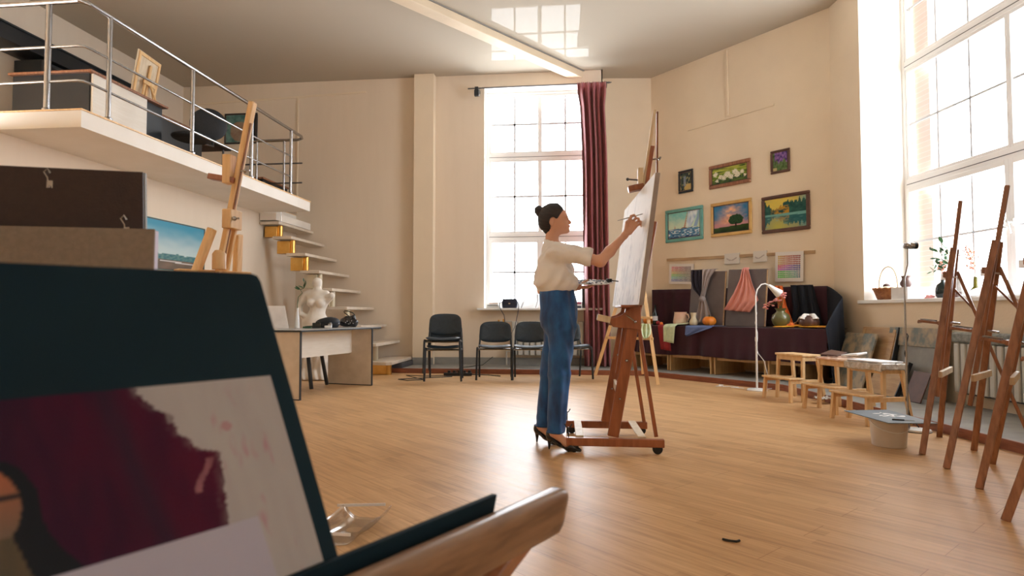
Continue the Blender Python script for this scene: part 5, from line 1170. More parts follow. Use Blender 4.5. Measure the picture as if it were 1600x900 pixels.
m = M(); m.tube([(.345, 4.75, 1.94), (.44, 4.75, 1.93)], .006, 8); m.ball((.342, 4.75, 1.94), .012, 8); P('clamp_knob', m, 'darksteel', t)
# paint box shelf with curved cheeks
for y in (4.40, 5.0):
    m = M(); prof = [(.40, .985), (.335, .985), (.30, .955), (.265, .93), (.22, .915), (.185, .91), (.185, .885), (.21, .85), (.40, .83)]; m.prism(prof, (0, y + .012, 0), (1, 0, 0), (0, 0, 1), .02); P('tray_cheek', m, 'cherry', t, bevel=.003)
m = M(); m.beam((.20, 4.72, .872), (.38, 4.72, .85), .58, .012, (0, 1, 0)); P('tray_floor', m, 'brownwood', t)
m = M(); m.bb(.18, .19, 4.40, 5.0, .875, .915); P('tray_lip', m, 'cherry', t, bevel=.002)
m = M(); m.slab((.10, 4.39, .895), (.19, 4.39, .875), (.19, 4.55, .875), (.10, 4.55, .895), .045); P('drawer_tip', m, 'palewood', t, bevel=.004)
m = M(); m.bb(.26, .38, 4.12 + .2, 5.1, .985, 1.0); P('canvas_ledge', m, 'cherry', t, bevel=.003)
m = M(); m.tube([(.30, 4.385, .93), (.36, 4.385, .885)], .005, 6); m.ball((.36, 4.38, .885), .01, 8); P('cord_hook', m, 'steel', t)
# canvas
t = T('large_canvas', 'large pale unfinished canvas with grey brush marks on the studio easel', 'canvas', (.35, 4.8, 1.0))
C0 = Vector((.355, 4.055, 1.0)); CF = Vector((.262, 5.555, 1.0)); CU = Vector((.110, .0, .836)); CA = CF - C0
nf = CU.cross(CA).normalized()
if nf.x > 0: nf = -nf
m = M(); m.slab(C0 - nf * .002, CF - nf * .002, CF + CU - nf * .002, C0 + CU - nf * .002, .028)
q = M(); pts = [C0, CF, CF + CU, C0 + CU]; q.v = [tuple(p - nf * .003) for p in pts] + [tuple(p - nf * .032) for p in pts]; q.f = [(0, 1, 2, 3), (7, 6, 5, 4), (4, 5, 1, 0), (5, 6, 2, 1), (6, 7, 3, 2), (7, 4, 0, 3)]; P('stretcher', q, 'greycloth', t, bevel=.002)
def f_big(x, y):
    n = nz(x * 5, y * 2.2, 3) * .5 + nz(x * 26, y * 5, 2) * .55 + nz(x * 60, y * 22) * .3
    c = mixc((.80, .81, .84), (.52, .54, .60), smst(.0, .6, n + .16 * (1 - y)))
    c = mixc(c, (.35, .37, .42), smst(.36, .60, nz(x * 34, y * 9, 8) * (1.2 - y)) * .85)
    return mixc(c, (.86, .86, .87), smst(.6, 1, y) * .4)
painting('painted_face', C0 + CA, -CA, CU, f_big, 150, 84, t, 'painted', .003)

# light wooden easel behind it
t = T('lyre_easel', 'light yellow wooden easel standing behind the big canvas by the still life', 'easel', (.55, 8.6, 0)); ap = Vector((.72, 8.72, 1.72))
for a, b in (((.18, 9.0, .07), (-.05, .02)), ((.985, 8.50, 0), (.05, -.02))):
    m = M(); m.beam(a, ap + Vector((b[0], b[1], -.02)), .045, .022, (1, 0, 0)); P('leg', m, 'birch', t, bevel=.003)
m = M(); m.beam((.86, 9.25, .07), ap + Vector((.0, .03, -.15)), .035, .022, (1, 0, 0)); P('leg', m, 'birch', t, bevel=.003)
m = M(); m.beam((.62, 8.74, .5), (.72, 8.70, 1.9), .04, .025, (1, 0, 0)); P('mast', m, 'birch', t, bevel=.003)
def yb(z, k): return Vector((.58 + .084 * z, 8.75, z)) + Vector((k * (.40 - .21 * z), -.25 * k * (1 - z / 1.72), 0))
for z, w, e in ((.60, .035, .03), (1.18, .035, .03)):
    m = M(); m.beam(yb(z, -1) + Vector((-e, -.03, 0)), yb(z, 1) + Vector((e, -.03, 0)), w, .02, UP); P('crossbar', m, 'birch', t, bevel=.002)
m = M(); m.beam(yb(.88, -1) + Vector((-.02, -.05, 0)), yb(.88, 1) + Vector((.05, -.05, 0)), .03, .07, UP); P('canvas_ledge', m, 'birch', t, bevel=.003)
ribbon('rag', 'pale knotted rag hanging from the light yellow easel', 'cloth', 'mintcloth', [(0, .80, .13, .80, .0), (-.02, .74, .15, .72, .02), (.0, .66, .14, .66, .01), (.05, .60, .10, .61, .0)], 3, .014, 24, 16, f=lambda s, z, o: Vector((.76 + s, 8.53 + o, z)))

# ================================================================== the painter
def yv(*a): return tuple(a)
H = (-.005, .0)
S = SDF((-.40, 4.24, .0), (.45, 4.80, 1.76), .0044)
hy = 4.475
S.ell((-.198, hy, 1.625), (.086, .070, .088), .0).ell((-.150, hy, 1.592), (.060, .056, .078), .03).cap((-.185, hy, 1.548), (-.118, hy, 1.535), .046, .028, .03).ell((-.102, hy, 1.528), (.018, .019, .014), .015)
S.cap((-.099, hy, 1.608), (-.080, hy, 1.586), .0075, .0095, .008).ell((-.085, hy, 1.579), (.010, .014, .007), .008)
S.ell((-.0905, hy, 1.5605), (.009, .017, .0055), .005).ell((-.0925, hy, 1.5505), (.009, .015, .0058), .005)
for sg in (-1, 1):
    S.ell((-.098, hy + sg * .030, 1.606), (.014, .018, .012), cut=True).ell((-.107, hy + sg * .030, 1.604), (.012, .013, .011), .006).ell((-.112, hy + sg * .03, 1.620), (.014, .022, .006), .012).ell((-.125, hy + sg * .038, 1.570), (.022, .020, .022), .02)
    S.ell((-.208, hy + sg * .072, 1.585), (.017, .008, .029), .008, rot=Matrix.Rotation(R(12), 4, 'Y')).ell((-.203, hy + sg * .081, 1.588), (.009, .005, .016), cut=True).ell((-.206, hy + sg * .071, 1.560), (.008, .006, .009), .006)
S.cap((-.205, hy, 1.555), (-.212, hy + .01, 1.42), .044, .047, .03)
S.cap((-.17, 4.37, 1.375), (-.195, 4.62, 1.375), .05, .05, .04).ell((-.185, 4.50, 1.27), (.10, .14, .16), .05).ell((-.175, 4.5, 1.08), (.085, .105, .12), .05).ell((-.155, 4.5, .93), (.105, .14, .13), .05)
for a, k, f in (((-.14, 4.43, .88), (-.165, 4.41, .52), (-.19, 4.415, .13)), ((-.17, 4.57, .88), (-.232, 4.60, .52), (-.29, 4.65, .13))): S.cap(a, k, .075, .048, .03).cap(k, f, .048, .031, .03)
S.cap((-.19, 4.415, .15), (-.20, 4.42, .115), .032, .030, .02).cap((-.195, 4.418, .12), (-.11, 4.39, .058), .031, .024, .03).cap((-.20, 4.42, .115), (-.215, 4.428, .095), .027, .024, .02).cap((-.11, 4.39, .055), (-.04, 4.365, .022), .024, .013, .02)
S.cap((-.29, 4.65, .15), (-.305, 4.655, .115), .032, .030, .02).cap((-.30, 4.652, .12), (-.22, 4.60, .058), .031, .024, .03).cap((-.30, 4.65, .115), (-.32, 4.66, .095), .027, .024, .02).cap((-.22, 4.60, .055), (-.16, 4.57, .022), .024, .013, .02)
S.cap((-.165, 4.37, 1.375), (.125, 4.325, 1.295), .046, .036, .03).cap((.125, 4.325, 1.295), (.19, 4.345, 1.365), .038, .035, .02).cap((.19, 4.345, 1.365), (.293, 4.388, 1.478), .035, .022, .02)
# right hand pinching the brush
S.cap((.293, 4.388, 1.478), (.318, 4.392, 1.510), .0235, .021, .015)
for a, b, r0, r1 in (((.312, 4.392, 1.505), (.333, 4.398, 1.580), .017, .013), ((.318, 4.392, 1.503), (.350, 4.398, 1.572), .017, .013), ((.324, 4.392, 1.500), (.364, 4.396, 1.560), .017, .013), ((.328, 4.392, 1.497), (.374, 4.394, 1.545), .016, .012)): S.cap(a, b, r0, r1, .008)
for ch in ([(.333, 4.398, 1.580), (.338, 4.405, 1.612), (.358, 4.398, 1.618), (.368, 4.392, 1.607)], [(.350, 4.398, 1.572), (.370, 4.408, 1.598), (.388, 4.402, 1.594), (.392, 4.394, 1.580)], [(.364, 4.396, 1.560), (.390, 4.404, 1.578), (.404, 4.398, 1.570), (.404, 4.390, 1.557)], [(.374, 4.394, 1.545), (.396, 4.398, 1.556), (.408, 4.392, 1.548), (.406, 4.386, 1.537)]):
    for i in range(3): S.cap(ch[i], ch[i + 1], .0092 - i * .0007, .0085 - i * .0007, .003)
S.cap((.303, 4.386, 1.515), (.308, 4.374, 1.565), .014, .0115, .010).cap((.308, 4.374, 1.565), (.338, 4.382, 1.600), .0105, .0085, .004)
# left arm and hand under the palette
S.cap((-.195, 4.63, 1.375), (-.285, 4.665, 1.115), .048, .039, .03).cap((-.285, 4.665, 1.115), (-.07, 4.665, 1.125), .038, .024, .02).cap((-.07, 4.665, 1.125), (-.02, 4.668, 1.135), .022, .024, .015)
for j in range(4): S.cap((-.03, 4.650 + j * .016, 1.132), (.045, 4.640 + j * .020, 1.134), .013, .0095, .006).cap((.045, 4.640 + j * .020, 1.134), (.085 - .012 * abs(j - 1), 4.638 + j * .021, 1.148), .0092, .0075, .003)
S.cap((-.03, 4.645, 1.14), (.01, 4.615, 1.165), .012, .009, .006).cap((.01, 4.615, 1.165), (.045, 4.62, 1.185), .009, .008, .003)
o = P('person', S.mesh(), 'skin', smooth=180)
o['label'] = 'woman in white blouse and blue jeans painting at the large canvas, palette in hand'; o['category'] = 'person'; person = o
def PP(name, m, mt, **k): return P(name, m, mt, person, smooth=k.pop('smooth', 180), **k)
S = SDF((-.34, 4.36, 1.47), (-.08, 4.60, 1.75), .0038)
S.ell((-.202, hy, 1.635), (.098, .081, .090), .0).ell((-.225, hy, 1.600), (.082, .075, .085), .03).ell((-.175, hy, 1.668), (.078, .066, .050), .02).cap((-.262, hy, 1.655), (-.285, hy, 1.660), .02, .02, .01)
S.ell((-.300, hy, 1.668), (.033, .036, .041), .008, rot=Matrix.Rotation(R(-20), 4, 'Y')).cap((-.245, hy, 1.57), (-.235, hy, 1.535), .045, .030, .03)
S.disp(lambda X, Y, Z: .0011 * np.sin(Z * 230 + X * 60 + 6 * np.sin(Y * 25)))
X, Y, Z = S.coords()
face = np.maximum(np.minimum((X + .128 + (1.665 - Z) * .42) * .92, 1), (1.70 - Z) * -1)       # hairline: in front of this is face
S.D = np.maximum(S.D, (X + .128 + np.clip(Z - 1.68, 0, 1) * .9 + np.clip(1.668 - Z, 0, .055) * .62 + np.clip(1.612 - Z, 0, .03) * .9) * .8)
ear = np.sqrt(((X + .199) / 1) ** 2 + ((Z - 1.582) / 1.25) ** 2) - .026
S.D = np.where(np.abs(Y - hy) > .045, np.maximum(S.D, -ear), S.D)
S.D = np.maximum(S.D, -(np.sqrt((X + .155) ** 2 + (Z - 1.545) ** 2) - .062))
PP('hair', S.mesh(), 'hair')
for sg in (-1, 1):
    m = M(); m.tube([(-.0945, hy + sg * .040, 1.6045), (-.0925, hy + sg * .031, 1.6055), (-.0925, hy + sg * .022, 1.604)], [.0022, .0035, .002], 8); PP('eyelash', m, 'eye')
    m = M(); m.tube([(-.104, hy + sg * .046, 1.618), (-.0955, hy + sg * .034, 1.6235), (-.094, hy + sg * .018, 1.621)], [.001, .0025, .0022], 6); PP('eyebrow', m, 'hair')
S = SDF((-.12, hy - .03, 1.53), (-.07, hy + .03, 1.58), .0018); S.ell((-.0885, hy, 1.5605), (.0088, .0165, .005), .0).ell((-.0905, hy, 1.551), (.0088, .0145, .0055), .001); PP('lips', S.mesh(), 'lip')
# blouse
S = SDF((-.42, 4.22, 1.02), (.12, 4.82, 1.50), .0058)
S.ell((-.185, 4.5, 1.27), (.118, .158, .16), .0).ell((-.178, 4.5, 1.155), (.150, .170, .095), .07).cap((-.175, 4.37, 1.362), (-.20, 4.62, 1.362), .062, .062, .05).cap((-.205, hy, 1.44), (-.205, hy, 1.39), .058, .075, .04)
S.ell((-.235, 4.50, 1.22), (.085, .14, .13), .05)
S.cap((-.165, 4.375, 1.365), (.035, 4.335, 1.325), .066, .060, .035).cap((.035, 4.335, 1.325), (.06, 4.333, 1.318), .062, .058, .01).cap((-.195, 4.62, 1.365), (-.285, 4.665, 1.175), .066, .064, .035)
def wr(X, Y, Z): return (.0062 * np.sin(26 * X + 40 * Z + 5 * np.sin(13 * Y + 9 * Z)) * np.sin(19 * Y + 11 * X + 1) + .0035 * np.sin(70 * X * .8 + 48 * Z + 4 * np.sin(21 * Z)) * np.clip((X + .12) * 9, 0, 1) + .0030 * np.sin(60 * X - 35 * Z + 30 * Y) * (Z < 1.36) + .0045 * np.sin(70 * X + 40 * Y + 2 * np.sin(30 * Z)) * np.exp(-((Z - 1.15) / .05) ** 2))
S.disp(wr)
S.plane((-.18, 4.5, 1.085), (-.10, 0, -1)); S.plane((.066, 4.33, 1.31), (.97, -.05, -.2)) if 1 else None
S.D = np.maximum(S.D, -(np.sqrt((S.coords()[0] + .203) ** 2 + (S.coords()[1] - hy) ** 2) - .050) * 1.0 * (S.coords()[2] > 1.405) - 9 * (S.coords()[2] <= 1.405))
PP('blouse', S.mesh(), 'blouse')
# jeans
S = SDF((-.40, 4.26, .08), (.03, 4.78, 1.13), .0062)
S.cap((-.175, 4.5, 1.11), (-.165, 4.5, 1.02), .108, .115, .0).ell((-.172, 4.5, 1.06), (.118, .150, .13), .04).ell((-.158, 4.5, .93), (.123, .168, .155), .05).ell((-.205, 4.45, .90), (.085, .085, .10), .03).ell((-.205, 4.56, .90), (.085, .085, .10), .03)
S.cap((-.138, 4.425, .86), (-.158, 4.412, .52), .098, .073, .03).cap((-.158, 4.412, .52), (-.185, 4.415, .10), .073, .060, .03)
S.cap((-.168, 4.575, .86), (-.232, 4.60, .52), .098, .070, .03).cap((-.232, 4.60, .52), (-.285, 4.65, .10), .070, .058, .03)
S.disp(lambda X, Y, Z: .0045 * np.sin(12 * Z + 60 * X + 50 * Y + 2 * np.sin(9 * Z))  + .0035 * np.sin(85 * Z - 45 * X + 20 * Y) * (.55 * np.exp(-((Z - .52) / .07) ** 2) + .6 * np.exp(-((Z - .17) / .06) ** 2) + .7 * np.exp(-((Z - .84) / .05) ** 2)))
S.plane((-.1, 4.5, .118), (0, 0, -1)); S.plane((-.17, 4.5, 1.118), (0, 0, 1))
jm = S.mesh(); jeans = PP('jeans', jm, 'jeans')
def ringat(z, c, rx, ry, r, mt, name, par):
    m = M(); m.tube([(c[0] + rx * math.cos(a), c[1] + ry * math.sin(a), z) for a in [k * 6.28318 / 40 for k in range(41)]], r, 6); return PP(name, m, mt)
for (x, y) in ((-.185, 4.415), (-.285, 4.65)): ringat(.128, (x, y), .0605, .0605, .004, 'jeans', 'hem', None)
# shoes
def pump(h_, i_, b_, tp, heel):
    S = SDF((min(h_[0], tp[0]) - .07, min(h_[1], tp[1]) - .07, -.005), (max(h_[0], tp[0]) + .07, max(h_[1], tp[1]) + .07, .17), .0034)
    S.cap(h_, i_, .036, .031, .0).cap(i_, b_, .031, .034, .02).cap(b_, tp, .033, .012, .02).cap((h_[0], h_[1], h_[2] + .02), h_, .035, .036, .01)
    d = Vector(tp) - Vector(h_); d.z = 0; d.normalize()
    X, Y, Z = S.coords(); L = (X - h_[0]) * d.x + (Y - h_[1]) * d.y
    top = np.interp(L, [-.05, -.01, .05, .105, .135, .16, .25], [.140, .128, .066, .030, .040, .06, .06])
    S.D = np.maximum(S.D, (Z - top) * .8)
    S.D = np.maximum(S.D, (.004 - Z))
    S.cap((h_[0] - d.x * .012, h_[1] - d.y * .012, .085), (h_[0] - d.x * .016, h_[1] - d.y * .016, .006), .019, .0055, .012)
    return PP('shoe', S.mesh(), 'black_leather')
pump((-.215, 4.428, .100), (-.15, 4.405, .060), (-.085, 4.382, .034), (-.018, 4.358, .016), None)
pump((-.318, 4.658, .100), (-.258, 4.625, .060), (-.20, 4.592, .034), (-.145, 4.560, .016), None)
# brush and palette
t = T('paintbrush', 'thin paintbrush held in the raised right hand of the woman', 'paintbrush', (.34, 4.392, 1.602)); p0 = Vector((.245, 4.378, 1.578)); p1 = Vector((.43, 4.398, 1.628)); d_ = p1 - p0
m = M(); m.tube([p0, p0 + d_ * .4, p0 + d_ * .82], [.0025, .0042, .003], 8); P('handle', m, 'brushwood', t)
m = M(); m.tube([p0 + d_ * .82, p0 + d_ * .93], .0032, 8); P('ferrule', m, 'steel', t)
m = M(); m.tube([p0 + d_ * .93, p1], [.0035, .001], 8); P('bristles', m, 'paint_dark', t)
t = T('palette', 'oval paint spattered palette held flat in the left hand of the woman', 'palette', (.07, 4.675, 1.165)); c = Vector((.065, 4.675, 1.168)); ua = Vector((1, 0, -.02)).normalized(); va = Vector((0, 1, .21)).normalized(); na = ua.cross(va)
m = M(); prof = [(math.cos(a) * .165 * (1 + .05 * math.sin(2 * a)), math.sin(a) * .115 * (1 - (.12 if 3.6 < a < 4.2 else 0))) for a in [k * 6.28318 / 48 for k in range(48)]]; m.prism(prof, c, ua, va, .006); P('board', m, 'paint_white', t, bevel=.001)
rnd = random.Random(31); cols = ['paint_dark', 'paint_white', 'paint_blue', 'palette_grey']; 
for k in range(64):
    a = rnd.uniform(0, 6.28); r = rnd.uniform(.2, .95) ** .6; p = c + ua * (.15 * r * math.cos(a)) + va * (.10 * r * math.sin(a)) + na * .007; q = Matrix((ua, va, na)).transposed(); m = M(); m.lathe([(rnd.uniform(.007, .016), -.001), (.005, .003), (.001, .004)], p, 9, 1, rnd.uniform(.5, 1), q); P('paint_blob', m, cols[k % 4], t)
m = M(); m.lathe([(.018, 0), (.02, .022), (.016, .024), (0, .02)], c + ua * .135 + na * .006, 16); m.tube([c + ua * .13 + na * .02, c + ua * .20 + na * .012], .004, 6); P('oil_cup', m, 'blackmetal', t)

# ================================================================== light studio easel in the middle distance
t = T('studio_easel', 'tall light pine studio easel rising behind the big dark board', 'easel', (-2.05, 3.1, 0))
def mm_(z, dx=0, dy=0): return Vector((-1.70 + (z - 2.043) * .200 + dx, 3.093 - (z - 2.043) * .016 + dy, z))
m = M(); m.beam(mm_(.35), mm_(2.045), .045, .030, (0, 1, 0)); P('mast', m, 'pine', t, bevel=.007)
m = M(); m.beam(mm_(1.20, .018, -.012), mm_(1.93, .018, -.012), .008, .012, (0, 1, 0)); P('mast_groove', m, 'brownwood', t)
m = M(); m.beam(mm_(.5, .016, -.036), mm_(1.44, .016, -.036), .02, .024, (0, 1, 0)); m.beam(mm_(.5, .016, .036), mm_(1.44, .016, .036), .02, .024, (0, 1, 0)); P('mast_guide', m, 'pine', t, bevel=.003)
m = M(); m.box(mm_(1.43, .02, -.01), (.05, .11, .10)); P('clamp_block', m, 'birch', t, bevel=.005)
m = M(); m.ball(mm_(1.43, .055, -.05), .012, 8); m.tube([mm_(1.43, .03, -.05), mm_(1.43, .08, -.05)], .005, 6); P('clamp_knob', m, 'steel', t)
m = M(); m.box(mm_(1.69, -.045, -.02), (.045, .06, .15), .0); P('upper_holder', m, 'pine', t, bevel=.004)
m = M(); m.beam(mm_(1.655, -.14, -.02), mm_(1.63, .0, -.02), .06, .03, (0, 1, 0)); P('upper_ledge', m, 'cherry', t, bevel=.004)
m = M(); m.ball(mm_(1.68, .045, -.02), .011, 8); m.tube([mm_(1.68, .02, -.02), mm_(1.68, .075, -.03)], .004, 6); P('wing_bolt', m, 'steel', t)
m = M(); m.beam((-2.26, 2.86, .06), (-1.866, 3.02, 1.375), .05, .03, (0, 1, 0)); P('side_post', m, 'pine', t, bevel=.005)
m = M(); m.beam((-1.98, 3.42, .06), (-1.822, 3.19, 1.365), .05, .03, (0, 1, 0)); P('side_post', m, 'pine', t, bevel=.005)
m = M(); m.beam((-2.01, 2.95, 1.15), (-1.80, 3.26, 1.15), .07, .035, (1, -.7, 0)); P('canvas_ledge', m, 'pine', t, bevel=.005)
m = M(); m.lathe([(.034, 0), (.034, .08), (.02, .10), (0, .10)], mm_(1.17, .02, -.04), 16); P('ledge_block', m, 'birch', t, bevel=.003)
for y0, y1 in ((2.86, 2.84), (3.42, 3.44)):
    m = M(); m.beam((-2.45, y0, .035), (-1.65, y1, .035), .05, .05, (0, 0, 1)); P('base_rail', m, 'pine', t, bevel=.006)
m = M(); m.beam((-2.20, 2.84, .10), (-2.0, 3.44, .10), .05, .06, (0, 0, 1)); P('cross_rail', m, 'pine', t, bevel=.004)
for a, b in (((-1.70, 2.85, .06), (-1.93, 2.96, .98)), ((-1.70, 3.43, .06), (-1.86, 3.24, .98))):
    m = M(); m.beam(a, b, .035, .02, (0, 1, 0)); P('strut', m, 'pine', t, bevel=.003)

# ================================================================== pictures stacked on a low easel in the left foreground
t = T('low_easel', 'low wooden easel hidden behind the big dark board, carrying two canvases', 'easel', (-1.15, 1.25, 0))
e0 = Vector((-1.50, 1.03, .62)); e1 = Vector((-.83, 1.20, .62))
m = M(); m.beam(e0, e1, .10, .03, (0, 1, 0)); P('canvas_ledge', m, 'brownwood', t, bevel=.004)
for x, y, x2, y2 in ((-1.42, 1.00, -1.35, 1.10), (-.86, 1.13, -.92, 1.22), (-1.22, 1.75, -1.14, 1.30)):
    m = M(); m.beam((x, y, 0), (x2, y2, .98), .04, .025, (1, 0, 0)); P('leg', m, 'brownwood', t, bevel=.003)
t = T('stretched_canvas', 'thick unpainted beige canvas with pale lilac side edge in the left foreground', 'canvas', (-1.1, 1.14, .64))
ca = Vector((-.875, 1.206, 0)); cd = Vector((-.958, -.285, 0)); cup = Vector((-.005, .018, 1)); cn = Vector((-.285, .958, 0)).normalized()
c0 = ca + UP * .64; c1 = c0 + cd * .62; m = M(); m.slab(c1, c0, c0 + cup * .482, c1 + cup * .482, -.005); P('front_canvas', m, 'canvas_shaded', t)
m = M(); o_ = cn * .0052; m.slab(c1 + o_, c0 + o_, c0 + cup * .480 + o_, c1 + cup * .480 + o_, -.019); P('stretcher', m, 'lilac', t, bevel=.001)
t = T('hardboard_frame', 'dark brown hardboard back of a frame with metal hooks in the left foreground', 'frame', (-1.2, 1.24, .64))
b0 = Vector((-.958, 1.312, .64)); bd = Vector((-.9395, -.3425, 0)).normalized(); bup = Vector((-.012, -.012, .622)); nb = bd.cross(bup).normalized(); nb = nb if nb.y > 0 else -nb
b1 = b0 + bd * .56
bm = M(); bm.slab(b1, b0, b0 + bup, b1 + bup, -.008); P('back_board', bm, 'hardboard', t, bevel=.001)
bm = M(); o_ = nb * .009; bm.slab(b0 + o_ + bd * .004, b0 + o_ - bd * .002, b0 + bup + o_ - bd * .002, b0 + bup + o_ + bd * .004, -.012); P('frame_edge', bm, 'concrete', t)
for px_, z_, s_ in ((.195, 1.238, 0), (.045, 1.142, 1), (.30, 1.145, 1)):
    q = b0 + bd * px_ + Vector((0, 0, z_ - .64)) - nb * .006
    bm = M(); bm.tube([q + UP * .012, q + UP * .022 + bd * .006, q + UP * .014 + bd * .012, q + UP * .002 + bd * .005, q - UP * .012 + bd * .003], .0025, 6); bm.box(q - UP * .012, (.012, .004, .016), .3); bm.ball(q - UP * .018 - nb * .003, .003, 6); P('hook', bm, 'steel', t)

# ================================================================== foreground sketch easel with big dark board
BA = Vector((-.430, .806, 1.002)); BH = Vector((.481, .877, 0)).normalized(); BV = Vector((.35912, -.19696, -.91227)).normalized(); BN = Vector((-.79987, .43870, -.40958)).normalized()  # away from us
def BP(u, v, o=0): return BA + BH * u + BV * v - BN * o
t = T('drawing_board', 'big dark blue-green drawing board tilted in the left foreground', 'drawing board', tuple(BP(-.3, .38)))
m = M(); r_ = .012; poly = [(-.80, .395), (.0108, .395), (.0, r_), (-.003, .003), (-r_, 0), (-.80, .008)]
m.prism([(u, -v) for u, v in poly], BA + BN * .009, BH, -BV, .009); mn = M(); mn.v = [tuple(Vector(v)) for v in m.v]; mn.f = m.f
P('panel', mn, 'fgboard', t, bevel=.0015)
def f_fg(x, y):
    # x 0..1 across, y 0 bottom..1 top of the sheet
    u = -.46 + .442 * x; v = .385 - .243 * y
    prof = [(.13, -.178), (.150, -.174), (.160, -.166), (.168, -.160), (.176, -.146), (.198, -.143), (.204, -.133), (.212, -.131), (.218, -.125), (.2215, -.110), (.224, -.1045), (.26, -.109), (.30, -.114), (.42, -.12)]
    e = np.interp(v, [p[0] for p in prof], [p[1] for p in prof]) + nz(u * 160, v * 260) * .003
    n = nz(u * 30, v * 8) * .5 + nz(u * 90, v * 20) * .3
    base = mixc((.37, .355, .345), (.33, .305, .305), .5 + n)  # white paper greyed here, the dim foreground light put into its tone
    sm = nz(u * 60, v * 24, 5) + nz(u * 180, v * 60, 5) * .5
    if -.105 < u < -.045: base = mixc(base, (.36, .12, .17), smst(.12, .7, sm) * smst(.14, .2, v) * .6)
    if math.hypot(u + .090, (v - .197)) < .006: base = mixc(base, (.35, .10, .13), .5)
    if u < e:
        c = mixc((.090, .002, .020), (.028, .002, .017), .5 + n * .7 + smst(-.12, -.24, u) * .45)
        c = mixc(c, (.018, .008, .022), math.exp(-((u + .196 - (v - .2) * .18) / .013) ** 2) * .7 + .6 * smst(-.24, -.34, u))
        c = mixc(c, base, smst(.012, .0, e - u) * .25 * (nz(u * 200, v * 60) + .5))
        if -.152 < u < -.142 and .166 < v < .185: c = mixc(c, base, .4)
        if abs(u + .127 - .01 * math.sin(v * 90)) < .004 and .228 < v < .262: c = mixc(c, (.36, .16, .18), .5 + n)
        hx = -.283 + .05 * smst(.25, .36, v)
        if v > .198 and u < hx + .022 * math.sqrt(max(0, min(1, (v - .198) / .03))) - .012: c = (.006, .008, .012)
        fx = (u + .312) / .026; fy = (v - .235) / .034
        if fx * fx + fy * fy < 1: c = mixc((.30, .10, .05), (.14, .10, .07), .5 + fy * .6); c = (.03, .02, .02) if abs(fy + .15) < .07 and fx > -.4 or abs(fy - .45) < .06 and fx < .3 else c
        if v > .262 and u < -.296 + (v - .262) * .25: c = mixc((.10, .07, .04), (.05, .05, .04), .5 + n * 2)
        return c
    return base
t = T('unfinished_painting', 'unfinished burgundy portrait on white paper pinned to the big dark board', 'painting', tuple(BP(-.3, .38)))
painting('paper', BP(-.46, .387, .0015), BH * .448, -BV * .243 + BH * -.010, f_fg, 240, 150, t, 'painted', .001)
m = M(); q = [BP(-.30, .325, .004), BP(-.0735, .385, .004), BP(-.081, .305, .004), BP(-.30, .3065, .004)]
m.prism([(-.34, -.306), (-.34, -.388), (-.0735, -.388), (-.081, -.305)][::-1], BP(0, 0, .0035), BH, -BV, .0008); tag(P('paper_sheet', m, 'sheet'), 'blank pale lilac paper sheet propped over the lower part of the burgundy portrait', 'paper')
t = T('sketch_easel', 'rounded brown wooden easel bar and dark shelf in the near foreground', 'easel', (-.25, .9, 0))
BB = Vector((-.291, .742, .658)); WO = Vector((.877, -.481, 0))
m = M(); e_ = BB + BH * .302
m.prism([(-.62, 0), (.302, .006), (.290, -.030), (-.62, -.036)][::-1], BB + WO * .004, BH, UP, .010); P('shelf_lip', m, 'fgboard', t, bevel=.0015)
m = M(); m.slab(BB - BH * .62 - UP * .028, BB + BH * .27 - UP * .028, BB + BH * .27 + WO * .06 - UP * .052, BB - BH * .62 + WO * .06 - UP * .052, .010); P('shelf', m, 'fgboard', t)
BC = Vector((-.027, 1.137, .612)); nrow = 26; hs = .036; m = M()
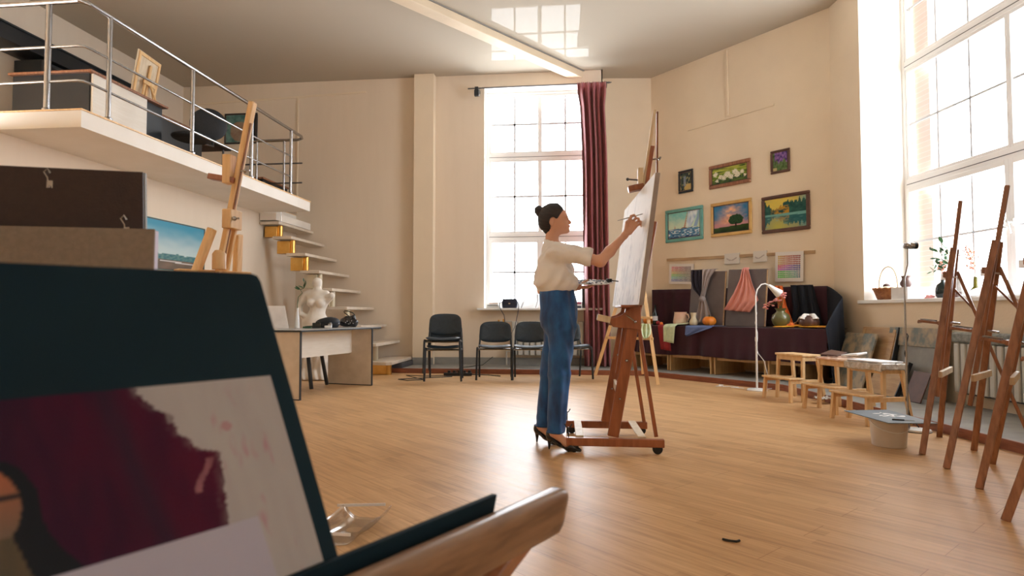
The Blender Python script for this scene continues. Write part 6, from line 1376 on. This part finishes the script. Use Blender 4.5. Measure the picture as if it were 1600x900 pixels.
def f_bar(a, b):
    th = a * 6.28318; x = -.80 + .80 * b; ex = 4.0; c_ = math.cos(th); s_ = math.sin(th)
    rr = (abs(c_ / .020) ** ex + abs(s_ / hs) ** ex) ** (-1 / ex); wy = c_ * rr; wz = s_ * rr
    sc = 1.0
    if b > .94: k = (b - .94) / .06; sc = math.sqrt(max(1e-4, 1 - k * k)); x = -.80 + .80 * .94 + .028 * k
    skew = .35 * (wz - 0) if b > .6 else 0
    return BC + BH * (x + skew * smst(.6, .94, b)) + WO * wy * sc + UP * wz * sc
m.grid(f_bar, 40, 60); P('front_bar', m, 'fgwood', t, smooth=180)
m = M(); s0 = BC - BH * .115 - UP * .012; m.beam(s0, Vector((-.60, .70, 0.0)) + (s0 - s0), .045, .026, BH); P('leg', m, 'brownwood', t, bevel=.004)
m = M(); m.beam(BB - BH * .05 - UP * .03 - WO * .02, Vector((-.42, 1.15, 0)), .04, .026, BH); P('leg', m, 'brownwood', t, bevel=.004)
m = M(); m.beam(BP(-.3, .0, -.02), BP(-.3, .42, -.02), .04, .02, BH); P('mast', m, 'brownwood', t, bevel=.003)
m = M(); m.beam(BP(-.3, .05, -.035), Vector((-1.05, .98, 0)), .04, .025, BH); P('leg', m, 'brownwood', t, bevel=.003)
m = M(); m.beam(BB - BH * .5 - UP * .03, Vector((-.75, .42, 0)), .04, .026, BH); P('leg', m, 'brownwood', t, bevel=.003)

# folded clear plastic on the floor and small debris
t = T('clear_plastic_tray', 'small clear plastic tray lying on the floor behind the dark board', 'tray', (-.99, 2.68, 0))
m = M(); m.grid(lambda a, b: Vector((-1.12 + .22 * a + .03 * b, 2.52 + .34 * b, .004 + .06 * (2 * a - 1) ** 4 + .004 * math.sin(b * 8))), 20, 12); P('body', m, 'clearfilm', t, thick=.002, smooth=60)
m = M(); m.beam((-1.12, 2.84, .064), (-.90, 2.86, .070), .012, .004, (0, 0, 1)); P('rim', m, 'paperwhite', t); m = M(); m.beam((-1.10, 2.52, .05), (-.93, 2.50, .055), .012, .004, (0, 0, 1)); P('rim', m, 'paperwhite', t)
m = M(); m.tube([(.58, 2.765, .004), (.60, 2.745, .006), (.63, 2.74, .005), (.645, 2.75, .006)], .005, 6); tag(P('rubber_scrap', m, 'rubber'), 'small black curved scrap on the bare floor in the foreground right', 'scrap')
